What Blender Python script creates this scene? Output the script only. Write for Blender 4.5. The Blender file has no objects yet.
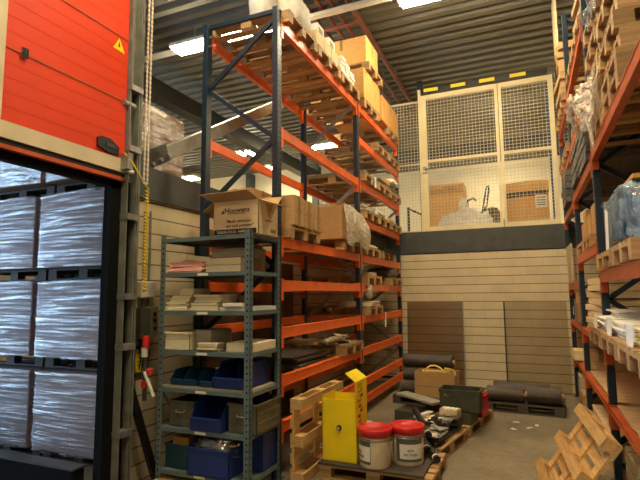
import bpy, bmesh, math, random
from mathutils import Matrix, Vector, noise as mnoise
random.seed(7)
R = math.radians
sc = bpy.context.scene
col = sc.collection

# ------------------------------------------------------------------ materials
def newmat(name):
    m = bpy.data.materials.new(name); m.use_nodes = True
    nt = m.node_tree; b = nt.nodes['Principled BSDF']
    return m, nt, b
def lk(nt, a, b): nt.links.new(a, b)
def coords(nt, scale=(1, 1, 1), kind='Object'):
    tc = nt.nodes.new('ShaderNodeTexCoord'); mp = nt.nodes.new('ShaderNodeMapping')
    mp.inputs['Scale'].default_value = scale
    lk(nt, tc.outputs[kind], mp.inputs['Vector']); return mp.outputs['Vector']
def noise_node(nt, vec, scale, detail=4, rough=.55):
    n = nt.nodes.new('ShaderNodeTexNoise'); n.inputs['Scale'].default_value = scale
    n.inputs['Detail'].default_value = detail; n.inputs['Roughness'].default_value = rough
    lk(nt, vec, n.inputs['Vector']); return n.outputs['Fac']
def ramp(nt, fac, stops):
    r = nt.nodes.new('ShaderNodeValToRGB'); e = r.color_ramp.elements
    while len(e) < len(stops): e.new(.5)
    for x, (p, c) in zip(e, stops):
        x.position = p; x.color = (c[0], c[1], c[2], 1)
    lk(nt, fac, r.inputs['Fac']); return r.outputs['Color']
def bump(nt, b, h, s, d=.01):
    n = nt.nodes.new('ShaderNodeBump'); n.inputs['Strength'].default_value = s; n.inputs['Distance'].default_value = d
    lk(nt, h, n.inputs['Height']); lk(nt, n.outputs['Normal'], b.inputs['Normal'])
def sc3(c, k): return tuple(min(1, x * k) for x in c)
def paint(name, c, rough=.45, metal=0, var=.12, scale=6, coat=0):
    m, nt, b = newmat(name)
    f = noise_node(nt, coords(nt), scale)
    lk(nt, ramp(nt, f, [(.3, sc3(c, 1 - var)), (.7, sc3(c, 1 + var))]), b.inputs['Base Color'])
    b.inputs['Roughness'].default_value = rough; b.inputs['Metallic'].default_value = metal
    b.inputs['Coat Weight'].default_value = coat
    return m
def wood(name, c, axis='X', rough=.7, rnd=.35):
    m, nt, b = newmat(name)
    s = {'X': (2, 18, 18), 'Y': (18, 2, 18), 'Z': (18, 18, 2)}[axis]
    f = noise_node(nt, coords(nt, s), 2.0, 6, .65)
    k = ramp(nt, f, [(.25, sc3(c, .6)), (.55, c), (.8, sc3(c, 1.25))])
    oi = nt.nodes.new('ShaderNodeObjectInfo'); hs = nt.nodes.new('ShaderNodeHueSaturation')
    mr = nt.nodes.new('ShaderNodeMapRange'); mr.inputs['To Min'].default_value = 1 - rnd; mr.inputs['To Max'].default_value = 1 + rnd * .6
    lk(nt, oi.outputs['Random'], mr.inputs['Value']); lk(nt, mr.outputs['Result'], hs.inputs['Value'])
    lk(nt, k, hs.inputs['Color']); lk(nt, hs.outputs['Color'], b.inputs['Base Color'])
    b.inputs['Roughness'].default_value = rough
    bump(nt, b, f, .25, .004)
    return m
def card(name, c, var=.08):
    m, nt, b = newmat(name)
    f = noise_node(nt, coords(nt, (3, 3, 14)), 3, 4)
    lk(nt, ramp(nt, f, [(.3, sc3(c, 1 - var)), (.7, sc3(c, 1 + var))]), b.inputs['Base Color'])
    b.inputs['Roughness'].default_value = .8
    return m
def emit(name, c, s):
    m = bpy.data.materials.new(name); m.use_nodes = True; nt = m.node_tree; nt.nodes.clear()
    e = nt.nodes.new('ShaderNodeEmission'); o = nt.nodes.new('ShaderNodeOutputMaterial')
    e.inputs['Color'].default_value = (*c, 1); e.inputs['Strength'].default_value = s
    lk(nt, e.outputs[0], o.inputs[0]); return m
def film(name, c, clear=.55, sc_=(1.2, 1.2, 16), rough=.18, strength=.7, lo=.35, hi=.75, gloss=.45):
    """thin plastic film: partly see-through, glossy, with pulled wrinkles"""
    m, nt, b = newmat(name)
    v = coords(nt, sc_); f = noise_node(nt, v, 3.0, 6, .6)
    b.inputs['Base Color'].default_value = (*c, 1); b.inputs['Roughness'].default_value = .5
    bp = nt.nodes.new('ShaderNodeBump'); bp.inputs['Strength'].default_value = strength; bp.inputs['Distance'].default_value = .03
    lk(nt, f, bp.inputs['Height']); lk(nt, bp.outputs['Normal'], b.inputs['Normal'])
    gl = nt.nodes.new('ShaderNodeBsdfGlossy'); gl.inputs['Roughness'].default_value = rough; gl.inputs['Color'].default_value = (.95, .95, .95, 1)
    lk(nt, bp.outputs['Normal'], gl.inputs['Normal'])
    tr = nt.nodes.new('ShaderNodeBsdfTransparent'); mx = nt.nodes.new('ShaderNodeMixShader'); m2 = nt.nodes.new('ShaderNodeMixShader')
    mr = nt.nodes.new('ShaderNodeMapRange'); mr.inputs['From Min'].default_value = lo; mr.inputs['From Max'].default_value = hi
    mr.inputs['To Min'].default_value = max(0, 1 - clear - .25); mr.inputs['To Max'].default_value = min(1, 1 - clear + .3)
    lk(nt, f, mr.inputs['Value']); lk(nt, mr.outputs['Result'], mx.inputs['Fac'])
    out = nt.nodes['Material Output']; m2.inputs['Fac'].default_value = gloss
    lk(nt, b.outputs[0], m2.inputs[1]); lk(nt, gl.outputs[0], m2.inputs[2])
    lk(nt, tr.outputs[0], mx.inputs[1]); lk(nt, m2.outputs[0], mx.inputs[2]); lk(nt, mx.outputs[0], out.inputs['Surface'])
    return m

M = {}
M['orange'] = paint('orange_enamel', (.86, .15, .022), .38, var=.12)
M['rack_red'] = paint('orange_red_enamel', (.50, .09, .022), .42, var=.18)
M['navy'] = paint('navy_enamel', (.010, .025, .046), .4, var=.2)
M['shelf'] = paint('grey_blue_enamel', (.115, .165, .165), .45, var=.15)
M['galv'] = paint('galvanised_steel', (.33, .33, .31), .4, .6, .2, 20)
M['dark_steel'] = paint('dark_steel_paint', (.05, .052, .05), .5, var=.25)
M['beam_grey'] = paint('anthracite_paint', (.055, .06, .056), .55, var=.2)
M['black'] = paint('black_plastic', (.012, .012, .012), .45, var=.2)
M['rubber'] = paint('black_rubber', (.008, .008, .008), .95)
M['rubber'].node_tree.nodes['Principled BSDF'].inputs['Specular IOR Level'].default_value = .1
M['hole'] = paint('punched_hole', (.004, .004, .004), .9)
M['wood'] = wood('pallet_wood', (.50, .31, .13))
M['wood_y'] = wood('pallet_wood_along', (.50, .31, .13), 'Y')
M['wood_new'] = wood('fresh_pallet_wood', (.66, .40, .15), rnd=.18)
M['wood_pale'] = wood('pale_board', (.62, .49, .29), rnd=.15)
M['wood_dark'] = wood('weathered_shaded_wood', (.075, .06, .042), rnd=.1)
M['deck'] = wood('deck_planks', (.76, .54, .30), rnd=.1)
M['card'] = card('brown_cardboard', (.50, .30, .12))
M['card_dark'] = card('dull_cardboard', (.33, .20, .10))
M['card_orange'] = card('golden_cardboard', (.68, .36, .10))
M['card_pale'] = card('pale_cardboard', (.80, .63, .37))
M['tape'] = paint('packing_tape', (.30, .17, .06), .3)
M['paper'] = card('white_paper', (.80, .78, .70), .05)
M['cream'] = card('cream_paper', (.80, .71, .48), .06)
M['grey_paper'] = card('grey_board', (.30, .27, .21), .1)
M['pink'] = card('pink_paper', (.92, .50, .44), .12)
M['ink'] = paint('black_ink', (.015, .014, .012), .7)
M['bin_blue'] = paint('blue_plastic', (.012, .035, .20), .4, var=.15)
M['bin_mid'] = paint('mid_blue_plastic', (.012, .06, .16), .4, var=.15)
M['bin_teal'] = paint('teal_plastic', (.012, .055, .075), .4, var=.15)
M['bin_metal'] = paint('olive_grey_sheet', (.15, .135, .09), .5, .3, .3, 9)
M['bin_dark'] = paint('dark_green_grey_sheet', (.07, .075, .05), .5, .2, .25, 9)
M['red'] = paint('red_plastic', (.62, .02, .02), .35)
M['yellow'] = paint('yellow_enamel', (.92, .70, .008), .45, var=.06)
M['yellow_cable'] = paint('yellow_cable_sheath', (.78, .58, .05), .5)
M['rope'] = paint('yellow_rope', (.80, .60, .16), .7)
M['white_plastic'] = paint('white_plastic', (.70, .66, .54), .4, var=.1)
M['bucket'] = paint('cream_bucket_plastic', (.70, .60, .42), .35, var=.12, scale=14)
M['label_grey'] = paint('grey_label', (.11, .11, .09), .5)
M['chrome'] = paint('chrome', (.75, .75, .72), .15, 1)
M['door_red'] = paint('orange_red_door_panel', (.72, .042, .001), .6, var=.05, scale=2)
M['beige'] = paint('beige_aluminium', (.66, .55, .36), .45, var=.08)
M['track'] = paint('grey_green_steel', (.22, .22, .18), .45, .2, .25, 8)
M['cage'] = paint('cream_yellow_enamel', (.72, .62, .36), .45, var=.06)
M['wire'] = paint('cream_wire', (.56, .50, .34), .4)
M['ceiling'] = paint('ceiling_sheet', (.17, .158, .118), .55, .1, .12, 1.2)
M['far_wall'] = paint('pale_cladding', (.74, .66, .46), .7, var=.05, scale=1)
M['dark_backing'] = paint('dark_brown_backing', (.10, .06, .032), .6, var=.2, scale=3)
M['dim_wall'] = paint('dull_cladding', (.22, .19, .14), .8, var=.08, scale=1)
M['pipe'] = paint('red_brown_pipe', (.20, .055, .03), .5, var=.2)
M['grey_felt'] = paint('grey_felt', (.14, .135, .12), .95, var=.35, scale=18)
M['sack'] = paint('white_woven_sack', (.66, .63, .56), .7, var=.1, scale=10)
M['foil'] = paint('crumpled_foil', (.55, .54, .5), .25, .9, .3, 30)
M['scrap'] = paint('grey_plastic_panel', (.34, .33, .28), .4, var=.3, scale=12)
M['load'] = card('kraft_load', (.30, .225, .21), .12)
M['load_brown'] = card('brown_load', (.24, .135, .075), .15)
M['stretch'] = film('stretch_film', (.46, .42, .47), .70, (.5, .5, 14), .17, .5, .46, .66, gloss=.75)
M['stretch_brown'] = film('stretch_film_brown', (.26, .17, .12), .45, (1.6, 1.6, 9), .26, 1.0, .4, .62, gloss=.9)
M['blue_film'] = film('blue_film', (.24, .40, .52), .35, (6, 6, 5), .2, .8, gloss=.25)
M['clear_film'] = film('clear_film', (.88, .80, .62), .30, (9, 9, 9), .25, 1.0, gloss=.22)
M['haze_film'] = film('hazy_film', (.16, .125, .09), .8, (3, 14, 14), .3, .6, gloss=.15)
M['lamp'] = emit('lamp_glow', (1, .82, .52), 78)
M['day'] = emit('daylight', (.46, .70, 1), 9.5)
M['brick_red'] = paint('red_gloss_tape', (.70, .03, .03), .4)

def block_wall(name, axes):
    m, nt, b = newmat(name)
    tc = nt.nodes.new('ShaderNodeTexCoord'); sp = nt.nodes.new('ShaderNodeSeparateXYZ'); cb = nt.nodes.new('ShaderNodeCombineXYZ')
    lk(nt, tc.outputs['Object'], sp.inputs[0]); lk(nt, sp.outputs[axes[0]], cb.inputs[0]); lk(nt, sp.outputs[axes[1]], cb.inputs[1])
    br = nt.nodes.new('ShaderNodeTexBrick'); br.offset = .5
    br.inputs['Color1'].default_value = (.74, .64, .43, 1); br.inputs['Color2'].default_value = (.69, .59, .385, 1)
    br.inputs['Mortar'].default_value = (.58, .49, .32, 1); br.inputs['Scale'].default_value = 1
    br.inputs['Brick Width'].default_value = .48; br.inputs['Row Height'].default_value = .149
    br.inputs['Mortar Size'].default_value = .004; br.inputs['Mortar Smooth'].default_value = .1
    lk(nt, cb.outputs[0], br.inputs['Vector'])
    f = noise_node(nt, coords(nt), 2.2, 5)
    mx = nt.nodes.new('ShaderNodeMix'); mx.data_type = 'RGBA'; mx.blend_type = 'MULTIPLY'; mx.inputs['Factor'].default_value = 1
    dv = nt.nodes.new('ShaderNodeMath'); dv.operation = 'DIVIDE'; dv.inputs[1].default_value = .149; lk(nt, sp.outputs[2], dv.inputs[0])
    fr_ = nt.nodes.new('ShaderNodeMath'); fr_.operation = 'FRACT'; lk(nt, dv.outputs[0], fr_.inputs[0])
    gt = nt.nodes.new('ShaderNodeMath'); gt.operation = 'LESS_THAN'; gt.inputs[1].default_value = .075; lk(nt, fr_.outputs[0], gt.inputs[0])
    jm = nt.nodes.new('ShaderNodeMix'); jm.data_type = 'RGBA'; jm.inputs['B'].default_value = (.17, .125, .07, 1)
    lk(nt, gt.outputs[0], jm.inputs['Factor']); lk(nt, br.outputs['Color'], jm.inputs['A'])
    lk(nt, jm.outputs['Result'], mx.inputs['A']); lk(nt, ramp(nt, f, [(.3, (.82, .8, .76)), (.7, (1, 1, 1))]), mx.inputs['B'])
    lk(nt, mx.outputs['Result'], b.inputs['Base Color']); b.inputs['Roughness'].default_value = .85
    bump(nt, b, br.outputs['Fac'], -.5, .006)
    return m
M['block_back'] = block_wall('sand_lime_block_back', (0, 2))
M['block_left'] = block_wall('sand_lime_block_side', (1, 2))
def concrete():
    m, nt, b = newmat('worn_concrete')
    v = coords(nt); f = noise_node(nt, v, 1.3, 8, .65); g = noise_node(nt, v, 14, 4)
    c = ramp(nt, f, [(.3, (.165, .135, .09)), (.55, (.27, .222, .148)), (.75, (.335, .28, .19))])
    mx = nt.nodes.new('ShaderNodeMix'); mx.data_type = 'RGBA'; mx.blend_type = 'MULTIPLY'; mx.inputs['Factor'].default_value = 1
    lk(nt, c, mx.inputs['A']); lk(nt, ramp(nt, g, [(.35, (.8, .8, .8)), (.6, (1, 1, 1))]), mx.inputs['B'])
    lk(nt, mx.outputs['Result'], b.inputs['Base Color'])
    b.inputs['Roughness'].default_value = .5
    bump(nt, b, g, .08, .004)
    return m
M['floor'] = concrete()
def acrylic(name, tint, fac, rough):
    m = bpy.data.materials.new(name); m.use_nodes = True; nt = m.node_tree; nt.nodes.clear()
    t = nt.nodes.new('ShaderNodeBsdfTransparent'); t.inputs[0].default_value = (*tint, 1)
    g = nt.nodes.new('ShaderNodeBsdfGlossy'); g.inputs['Color'].default_value = (.9, .85, .75, 1); g.inputs['Roughness'].default_value = rough
    x = nt.nodes.new('ShaderNodeMixShader'); x.inputs[0].default_value = fac; o = nt.nodes.new('ShaderNodeOutputMaterial')
    lk(nt, t.outputs[0], x.inputs[1]); lk(nt, g.outputs[0], x.inputs[2]); lk(nt, x.outputs[0], o.inputs[0]); return m
M['acrylic_dark'] = acrylic('smoked_acrylic', (.78, .72, .64), .16, .25)
M['acrylic'] = acrylic('clear_acrylic', (.93, .91, .87), .14, .25)

# ------------------------------------------------------------------ mesh builder
class MB:
    def __init__(s): s.v = []; s.f = []; s.sm = []
    def add(s, vs, fs, smooth=False):
        b = len(s.v); s.v += [tuple(p) for p in vs]
        for f in fs: s.f.append([b + i for i in f]); s.sm.append(smooth)
        return s
    def box(s, x0, x1, y0, y1, z0, z1, mat=None):
        vs = [Vector((x, y, z)) for x in (x0, x1) for y in (y0, y1) for z in (z0, z1)]
        if mat is not None: vs = [mat @ p for p in vs]
        return s.add(vs, [(0, 1, 3, 2), (4, 6, 7, 5), (0, 4, 5, 1), (2, 3, 7, 6), (0, 2, 6, 4), (1, 5, 7, 3)])
    def bar(s, p, q, w, h, up=(0, 0, 1)):
        p = Vector(p); q = Vector(q); d = (q - p).normalized(); up = Vector(up)
        if abs(d.dot(up)) > .99: up = Vector((1, 0, 0))
        a = d.cross(up).normalized(); u = a.cross(d)
        vs = [b + a * (i * w / 2) + u * (j * h / 2) for b in (p, q) for i in (-1, 1) for j in (-1, 1)]
        return s.add(vs, [(0, 1, 3, 2), (4, 6, 7, 5), (0, 4, 5, 1), (2, 3, 7, 6), (0, 2, 6, 4), (1, 5, 7, 3)])
    def cyl(s, p, q, r, n=12, r2=None):
        p = Vector(p); q = Vector(q); d = (q - p).normalized(); r2 = r if r2 is None else r2
        a = d.orthogonal().normalized(); u = d.cross(a)
        c = [(math.cos(2 * math.pi * i / n), math.sin(2 * math.pi * i / n)) for i in range(n)]
        vs = [p + (a * x + u * y) * r for x, y in c] + [q + (a * x + u * y) * r2 for x, y in c]
        s.add(vs, [(i, (i + 1) % n, n + (i + 1) % n, n + i) for i in range(n)], True)
        s.add(vs[:n], [tuple(reversed(range(n)))]); s.add(vs[n:], [tuple(range(n))]); return s
    def tube(s, pts, r, n=8):
        pts = [Vector(p) for p in pts]; m = len(pts); vs = []; pa = None
        for i, p in enumerate(pts):
            d = (pts[min(i + 1, m - 1)] - pts[max(i - 1, 0)]).normalized()
            a = d.orthogonal().normalized() if pa is None else (pa - d * pa.dot(d)).normalized()
            pa = a; u = d.cross(a)
            vs += [p + (a * math.cos(2 * math.pi * k / n) + u * math.sin(2 * math.pi * k / n)) * r for k in range(n)]
        fs = [(i * n + k, i * n + (k + 1) % n, (i + 1) * n + (k + 1) % n, (i + 1) * n + k) for i in range(m - 1) for k in range(n)]
        s.add(vs, fs, True); s.add(vs[:n], [tuple(reversed(range(n)))]); s.add(vs[-n:], [tuple(range(n))]); return s
    def lathe(s, prof, c=(0, 0, 0), n=32):
        c = Vector(c); vs = []
        for r, z in prof:
            vs += [c + Vector((r * math.cos(2 * math.pi * k / n), r * math.sin(2 * math.pi * k / n), z)) for k in range(n)]
        fs = [(i * n + k, i * n + (k + 1) % n, (i + 1) * n + (k + 1) % n, (i + 1) * n + k) for i in range(len(prof) - 1) for k in range(n)]
        s.add(vs, fs, True)
        if prof[0][0] > 1e-4: s.add(vs[:n], [tuple(reversed(range(n)))])
        if prof[-1][0] > 1e-4: s.add(vs[-n:], [tuple(range(n))])
        return s
    def plate(s, poly, t):
        """polygon (list of 3-D points, planar) thickened by t along its normal"""
        p = [Vector(x) for x in poly]; n = (p[1] - p[0]).cross(p[2] - p[0]).normalized() * t
        k = len(p); vs = p + [x + n for x in p]
        return s.add(vs, [tuple(reversed(range(k))), tuple(range(k, 2 * k))] + [(i, (i + 1) % k, k + (i + 1) % k, k + i) for i in range(k)])
    def blob(s, c, rad, e=.5, n=26, m=16, amp=.05, fr=4, flat=None, seed=0):
        """rounded-box lump with a noisy skin"""
        c = Vector(c); vs = []
        def sp(x, k): return math.copysign(abs(x) ** k, x)
        for j in range(m + 1):
            ph = -math.pi / 2 + math.pi * j / m
            for i in range(n):
                th = 2 * math.pi * i / n
                p = Vector((sp(math.cos(ph), e) * sp(math.cos(th), e), sp(math.cos(ph), e) * sp(math.sin(th), e), sp(math.sin(ph), e)))
                p = Vector((p.x * rad[0], p.y * rad[1], p.z * rad[2]))
                k = 1 + amp * mnoise.noise(p * fr / max(rad) + Vector((seed, seed * 2, 0))) + amp * .6 * mnoise.noise(p * fr * 2.7 / max(rad) + Vector((seed, 3, 1)))
                p = p * k
                if flat is not None and p.z < flat: p.z = flat
                vs.append(c + p)
        fs = [(j * n + i, j * n + (i + 1) % n, (j + 1) * n + (i + 1) % n, (j + 1) * n + i) for j in range(m) for i in range(n)]
        return s.add(vs, fs, True)
    def grid(s, fn, nu, nv, smooth=True):
        vs = [fn(i / nu, j / nv) for j in range(nv + 1) for i in range(nu + 1)]; w = nu + 1
        return s.add(vs, [(j * w + i, j * w + i + 1, (j + 1) * w + i + 1, (j + 1) * w + i) for j in range(nv) for i in range(nu)], smooth)
    def build(s, name, mat, parent=None, label=None, bevel=0, solid=0):
        me = bpy.data.meshes.new(name); me.from_pydata(s.v, [], s.f); me.update()
        me.polygons.foreach_set('use_smooth', s.sm)
        bm = bmesh.new(); bm.from_mesh(me); bmesh.ops.recalc_face_normals(bm, faces=bm.faces); bm.to_mesh(me); bm.free()
        me.materials.append(mat if not isinstance(mat, str) else M[mat])
        o = bpy.data.objects.new(name, me); col.objects.link(o)
        if parent is not None: o.parent = parent
        if label: o['label'] = label
        if solid:
            md = o.modifiers.new('thick', 'SOLIDIFY'); md.thickness = solid; md.offset = 0
        if bevel:
            md = o.modifiers.new('edge', 'BEVEL'); md.width = bevel; md.segments = 2; md.limit_method = 'ANGLE'
        return o
def B(x0, x1, y0, y1, z0, z1): return MB().box(x0, x1, y0, y1, z0, z1)

def thing(name, label, cat, loc=(0, 0, 0), rz=0, group=None):
    o = bpy.data.objects.new(name, None); col.objects.link(o)
    o.empty_display_size = .1; o.location = loc; o.rotation_euler = (0, 0, rz)
    o['label'] = label; o['category'] = cat
    if group: o['group'] = group
    return o
def tag(o, label, cat, group=None, loc=None, rz=None, rot=None):
    o['label'] = label; o['category'] = cat
    if group: o['group'] = group
    if loc is not None: o.location = loc
    if rz is not None: o.rotation_euler = (0, 0, rz)
    if rot is not None: o.rotation_euler = rot
    return o
def struct(o): o['kind'] = 'structure'; return o
def dup(src, loc, rot=(0, 0, 0), label=None, group=None):
    def rec(o, parent):
        c = o.copy(); col.objects.link(c)
        if parent is not None: c.parent = parent
        for ch in kids.get(o.name, []): rec(ch, c)
        return c
    kids = {}
    def walk(o):
        kids[o.name] = list(o.children)
        for ch in o.children: walk(ch)
    walk(src)
    r = rec(src, None); r.location = loc; r.rotation_euler = rot
    if label: r['label'] = label
    if group: r['group'] = group
    return r
def text(body, size, mat, parent, matrix, name='lettering', ext=.0006, italic=0, align='LEFT', sx=1):
    cu = bpy.data.curves.new('lettering', 'FONT'); cu.body = body; cu.size = size; cu.extrude = ext; cu.shear = italic
    cu.align_x = align; cu.offset = size * .012
    t = bpy.data.objects.new('tmp', cu); col.objects.link(t)
    bpy.context.view_layer.update()
    me = bpy.data.meshes.new_from_object(t.evaluated_get(bpy.context.evaluated_depsgraph_get()))
    bpy.data.objects.remove(t); bpy.data.curves.remove(cu)
    me.transform(matrix @ Matrix.Diagonal((sx, 1, 1, 1))); me.materials.clear(); me.materials.append(M[mat])
    o = bpy.data.objects.new(name, me); col.objects.link(o); o.parent = parent
    return o
FACE_CAM = Matrix.Rotation(R(90), 4, 'X')                       # text standing up, read from -Y
FACE_AISLE = Matrix.Rotation(R(90), 4, 'Z') @ FACE_CAM          # text standing up, read from +X
FACE_LEFT = Matrix.Rotation(R(-90), 4, 'Z') @ FACE_CAM          # text standing up, read from -X

# ------------------------------------------------------------------ setting
WY = 9.04          # back wall
struct(B(-14, 5, -9, 16.2, -.2, 0).build('floor', 'floor'))
def ribs():
    mb = MB(); y = -9.0; p = .27; z = 6.26; prof = []
    while y < 16.2:
        prof += [(y, z), (y + .12, z), (y + .15, z + .12), (y + .24, z + .12)]; y += p
    prof.append((y, z)); vs = [(x, a, b) for a, b in prof for x in (-14, 5)]
    mb.add(vs, [(2 * i, 2 * i + 1, 2 * i + 3, 2 * i + 2) for i in range(len(prof) - 1)])
    return mb
cl = struct(ribs().box(-14, 5, -9, 16.2, 6.4, 6.5).build('ceiling', 'ceiling'))
wb = struct(B(-3.3, 4.5, WY, WY + .2, 0, 2.37).build('wall_back', 'block_back'))
wl = struct(B(-3.37, -3.3, 3.24, WY + .2, 0, 2.56).build('wall_left', 'block_left'))
struct(B(-13.9, 4.9, 15.8, 16, 0, 6.28).build('wall_far', 'far_wall'))
struct(B(-4.2, 4.4, 15.6, 15.8, 5.7, 6.28).build('trim_1', 'dark_steel'))
struct(B(4.5, 4.7, -9, 16, 0, 6.3).build('wall_right', 'dim_wall'))
struct(B(-14, 4.7, -9, -8.8, 0, 6.3).build('wall_front', 'dim_wall'))
struct(B(-14, -13.8, -9, 16, 0, 6.3).build('wall_side', 'dim_wall'))
struct(B(-3.3, 4.5, WY - .02, WY + .2, 2.385, 2.79).build('trim_2', 'beam_grey'))          # dark edge beam under the cage
struct(B(-3.52, -3.27, 3.24, WY + .2, 2.56, 2.87).build('trim_3', 'beam_grey'))            # dark beam on the side wall
struct(B(-3.3, 4.5, WY + .21, 15.8, 2.6, 2.76).build('floor_mezzanine', 'far_wall'))
struct(B(-3.3, 4.4, 13.2, 13.5, 5.2, 5.65).build('trim_4', 'dark_steel'))
for i, x in enumerate((-9.55, -6.8)):
    struct(B(x - .12, x + .12, 15.5, 15.8, 0, 6.2).build('pillar_%d' % (i + 1), 'beam_grey'))
struct(B(-6.55, -5.9, 15.3, 15.8, 0, 5.6).build('pillar_3', 'track'))
# steel above the side wall: raking brace with bolts, longitudinal purlin
br = thing('steel_brace', 'grey raking steel brace bolted above the dark beam of the block side wall', 'brace', (-3.42, 3.3, 2.875))
MB().bar((0, .1, -.05), (0, 3.7, 2.05), .1, .14).build('beam', 'track', br)
MB().bar((0, .15, .02), (0, .58, .25), .12, .17).build('gusset_plate', 'dark_steel', br)
for (a, b) in ((.36, .07), (.47, .14), (.58, .22)):
    MB().cyl((.06, a, b), (.085, a, b), .022, 10).build('bolt', 'galv', br)
struct(B(-6.9, -6.6, 3, 15.5, 5.6, 5.95).build('trim_6', 'black'))
# ceiling pipes along the aisle
for x, y0, r, lab in ((-2.32, 2, .045, 'red-brown sprinkler pipe, brightest of the pipes under the ribbed ceiling'),
                      (-2.58, 2, .035, 'dark red-brown pipe running next to the bright sprinkler pipe'),
                      (-2.76, 2, .035, 'dark pipe, second from the bright sprinkler pipe under the ceiling'),
                      (-2.98, 2, .04, 'dark pipe farthest from the bright sprinkler pipe, over the sacks')):
    pp = thing('ceiling_pipe', lab, 'pipe', (x, 0, 6.12), 0, 'pipes under the ceiling')
    MB().cyl((0, y0, 0), (0, 12.6, 0), r, 10).build('pipe', 'pipe' if r != .035 else 'pipe', pp)
    for y in (4, 6.85, 9.5, 12):
        MB().bar((0, y, 0), (0, y, .2), .012, .04).build('hanger', 'galv', pp)
cp = thing('branch_pipe', 'short red-brown branch pipe crossing below the ceiling pipes with upturned elbows', 'pipe', (0, 7.05, 6.0))
MB().tube([(-3.0, 0, 0), (-2.45, 0, 0), (-2.36, 0, .03), (-2.32, 0, .1)], .03).build('pipe', 'pipe', cp)
# lighting trunking and lamps
tk = thing('lighting_rail', 'pale grey lighting rail hung across the hall under the ribbed ceiling', 'rail', (0, 6.6, 6.0))
B(-9, 1.5, -.05, .05, -.03, .03).build('rail', 'white_plastic', tk)
for x in (-7, -5, -3, -1, 1): MB().cyl((x, 0, .03), (x, 0, .3), .006, 6).build('hanger', 'galv', tk)
def lamp(x, y, z, L, label, along='X', w=.26):
    t = thing('ceiling_light', label, 'light', (x, y, z), 0 if along == 'X' else R(90), 'ceiling lights')
    MB().box(-L / 2 - .04, L / 2 + .04, -w / 2 - .02, w / 2 + .02, .02, .08).build('housing', 'white_plastic', t)
    MB().box(-L / 2, L / 2, -w / 2, w / 2, -.03, .02).build('diffuser', 'lamp', t, bevel=.015)
    MB().cyl((0, 0, .08), (0, 0, .42), .008, 6).build('hanger', 'galv', t)
lamp(-5.07, 6.45, 5.9, .78, 'glowing ceiling light seen beyond the door track, clear of the tall rack')
lamp(-4.0, 6.45, 5.9, .95, 'glowing ceiling light glimpsed through the slats of the top rack pallets')
lamp(-3.36, 6.3, 5.9, .34, 'unseen ceiling light added above the white sacks to streak the brown load')  # added out of sight to put bright streaks on the brown wrapped load
lamp(-1.2, 6.64, 5.9, .62, 'glowing ceiling light at the top edge over the aisle')
lamp(-.2, 6.64, 5.9, .9, 'ceiling light over the aisle beside the tall timber-stacked rack')
lamp(-5.15, 12.6, 5.9, .95, 'long glowing tube light seen through the rack above the wrapped carton load')
for x, yl_, lab in ((-11.3, 14.3, 'small far light just below the wrapped load above the block wall'), (-8.15, 12.45, 'small far light behind the rear orange beam'),
               (-7.42, 12.45, 'small far light, inner of the close pair by the blue upright'), (-8.1, 14.3, 'small far light, outer of the close pair touching the blue upright')):
    lamp(x, yl_, 5.95, .46, lab, w=.45)
for x, y in ((-.6, 2.4), (-2.1, 2.4), (-.6, -1.6), (-1.2, -5), (-9.5, 6.45), (1.7, 9.7), (-.6, 14.1)):  # some added to brighten side and far walls and streak the brown film
    lamp(x, y, 5.9 if y < 14 else 5.5, .95, 'unseen ceiling light out over the hall')
# unseen glowing panel added for the cool daylight on the wrapped loads
struct(B(-12.6, -12.5, -1.6, 2.6, .3, 4.2).build('daylight_panel_1', 'day'))
# ------------------------------------------------------------------ sectional door on the left
DX = -3.15
d = thing('door_1', 'orange-red sectional dock door, raised, with beige bottom rail', 'door', (DX, 0, 0)); struct(d)
zs = [2.815, 3.335, 3.90, 4.46, 5.0]
for k in range(4):
    z0, z1 = zs[k] + .006, zs[k + 1] - .006
    mb = MB().box(-.05, 0, -1.4, 3.09, z0, z1)
    p = mb.build('panel', 'door_red', d)
    g = MB(); n = 5
    for i in range(1, n):
        zz = z0 + (z1 - z0) * i / n
        g.box(0, .0015, -1.4, 3.085, zz - .003, zz + .003)
    g.build('panel_rib', 'door_red', p)
    if k:
        h = MB().box(0, .02, 2.12, 2.17, zs[k] - .035, zs[k] + .035)
        for yy in (2.13, 2.16): h.cyl((.02, yy, zs[k] + .015), (.027, yy, zs[k] + .015), .008, 8)
        h.build('hinge', 'chrome', d)
        MB().box(0, .006, -1.4, 3.09, zs[k] - .010, zs[k] + .004).build('section_seam', 'rack_red', d)
B(-.055, .012, -1.4, 3.11, 2.70, 2.815).build('bottom_rail', 'beige', d)
B(-.05, -.005, -1.4, 3.1, 2.655, 2.70).build('rubber_seal', 'black', d)
B(-.05, .004, -1.4, 3.1, 2.63, 2.66).build('red_edge_strip', 'rack_red', d)
B(0, .03, 1.94, 2.0, 2.82, 4.9).build('wicket_frame', 'beige', d)
B(0, .02, 1.80, 1.9, 3.62, 3.9).build('lock_plate', 'galv', d)
MB().cyl((.02, 1.86, 3.86), (.05, 1.86, 3.86), .03, 12).build('lock_knob', 'chrome', d)
hp = MB()
hp.plate([(0.001, 2.79, 2.86), (.001, 2.79, 2.93), (.001, 2.82, 2.95), (.001, 2.92, 2.95), (.001, 3.01, 2.90), (.001, 3.01, 2.83), (.001, 2.9, 2.83)], -.02)
hh = hp.build('handle_pan', 'black', d)
MB().box(.02, .03, 2.87, 2.97, 2.875, 2.905).build('grip', 'dark_steel', hh)
tr = MB().plate([(.001, 2.92, 3.76), (.001, 3.05, 3.755), (.001, 2.985, 3.87)], .002).build('warning_triangle', 'yellow', d, 'yellow warning triangle sticker')
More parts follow.
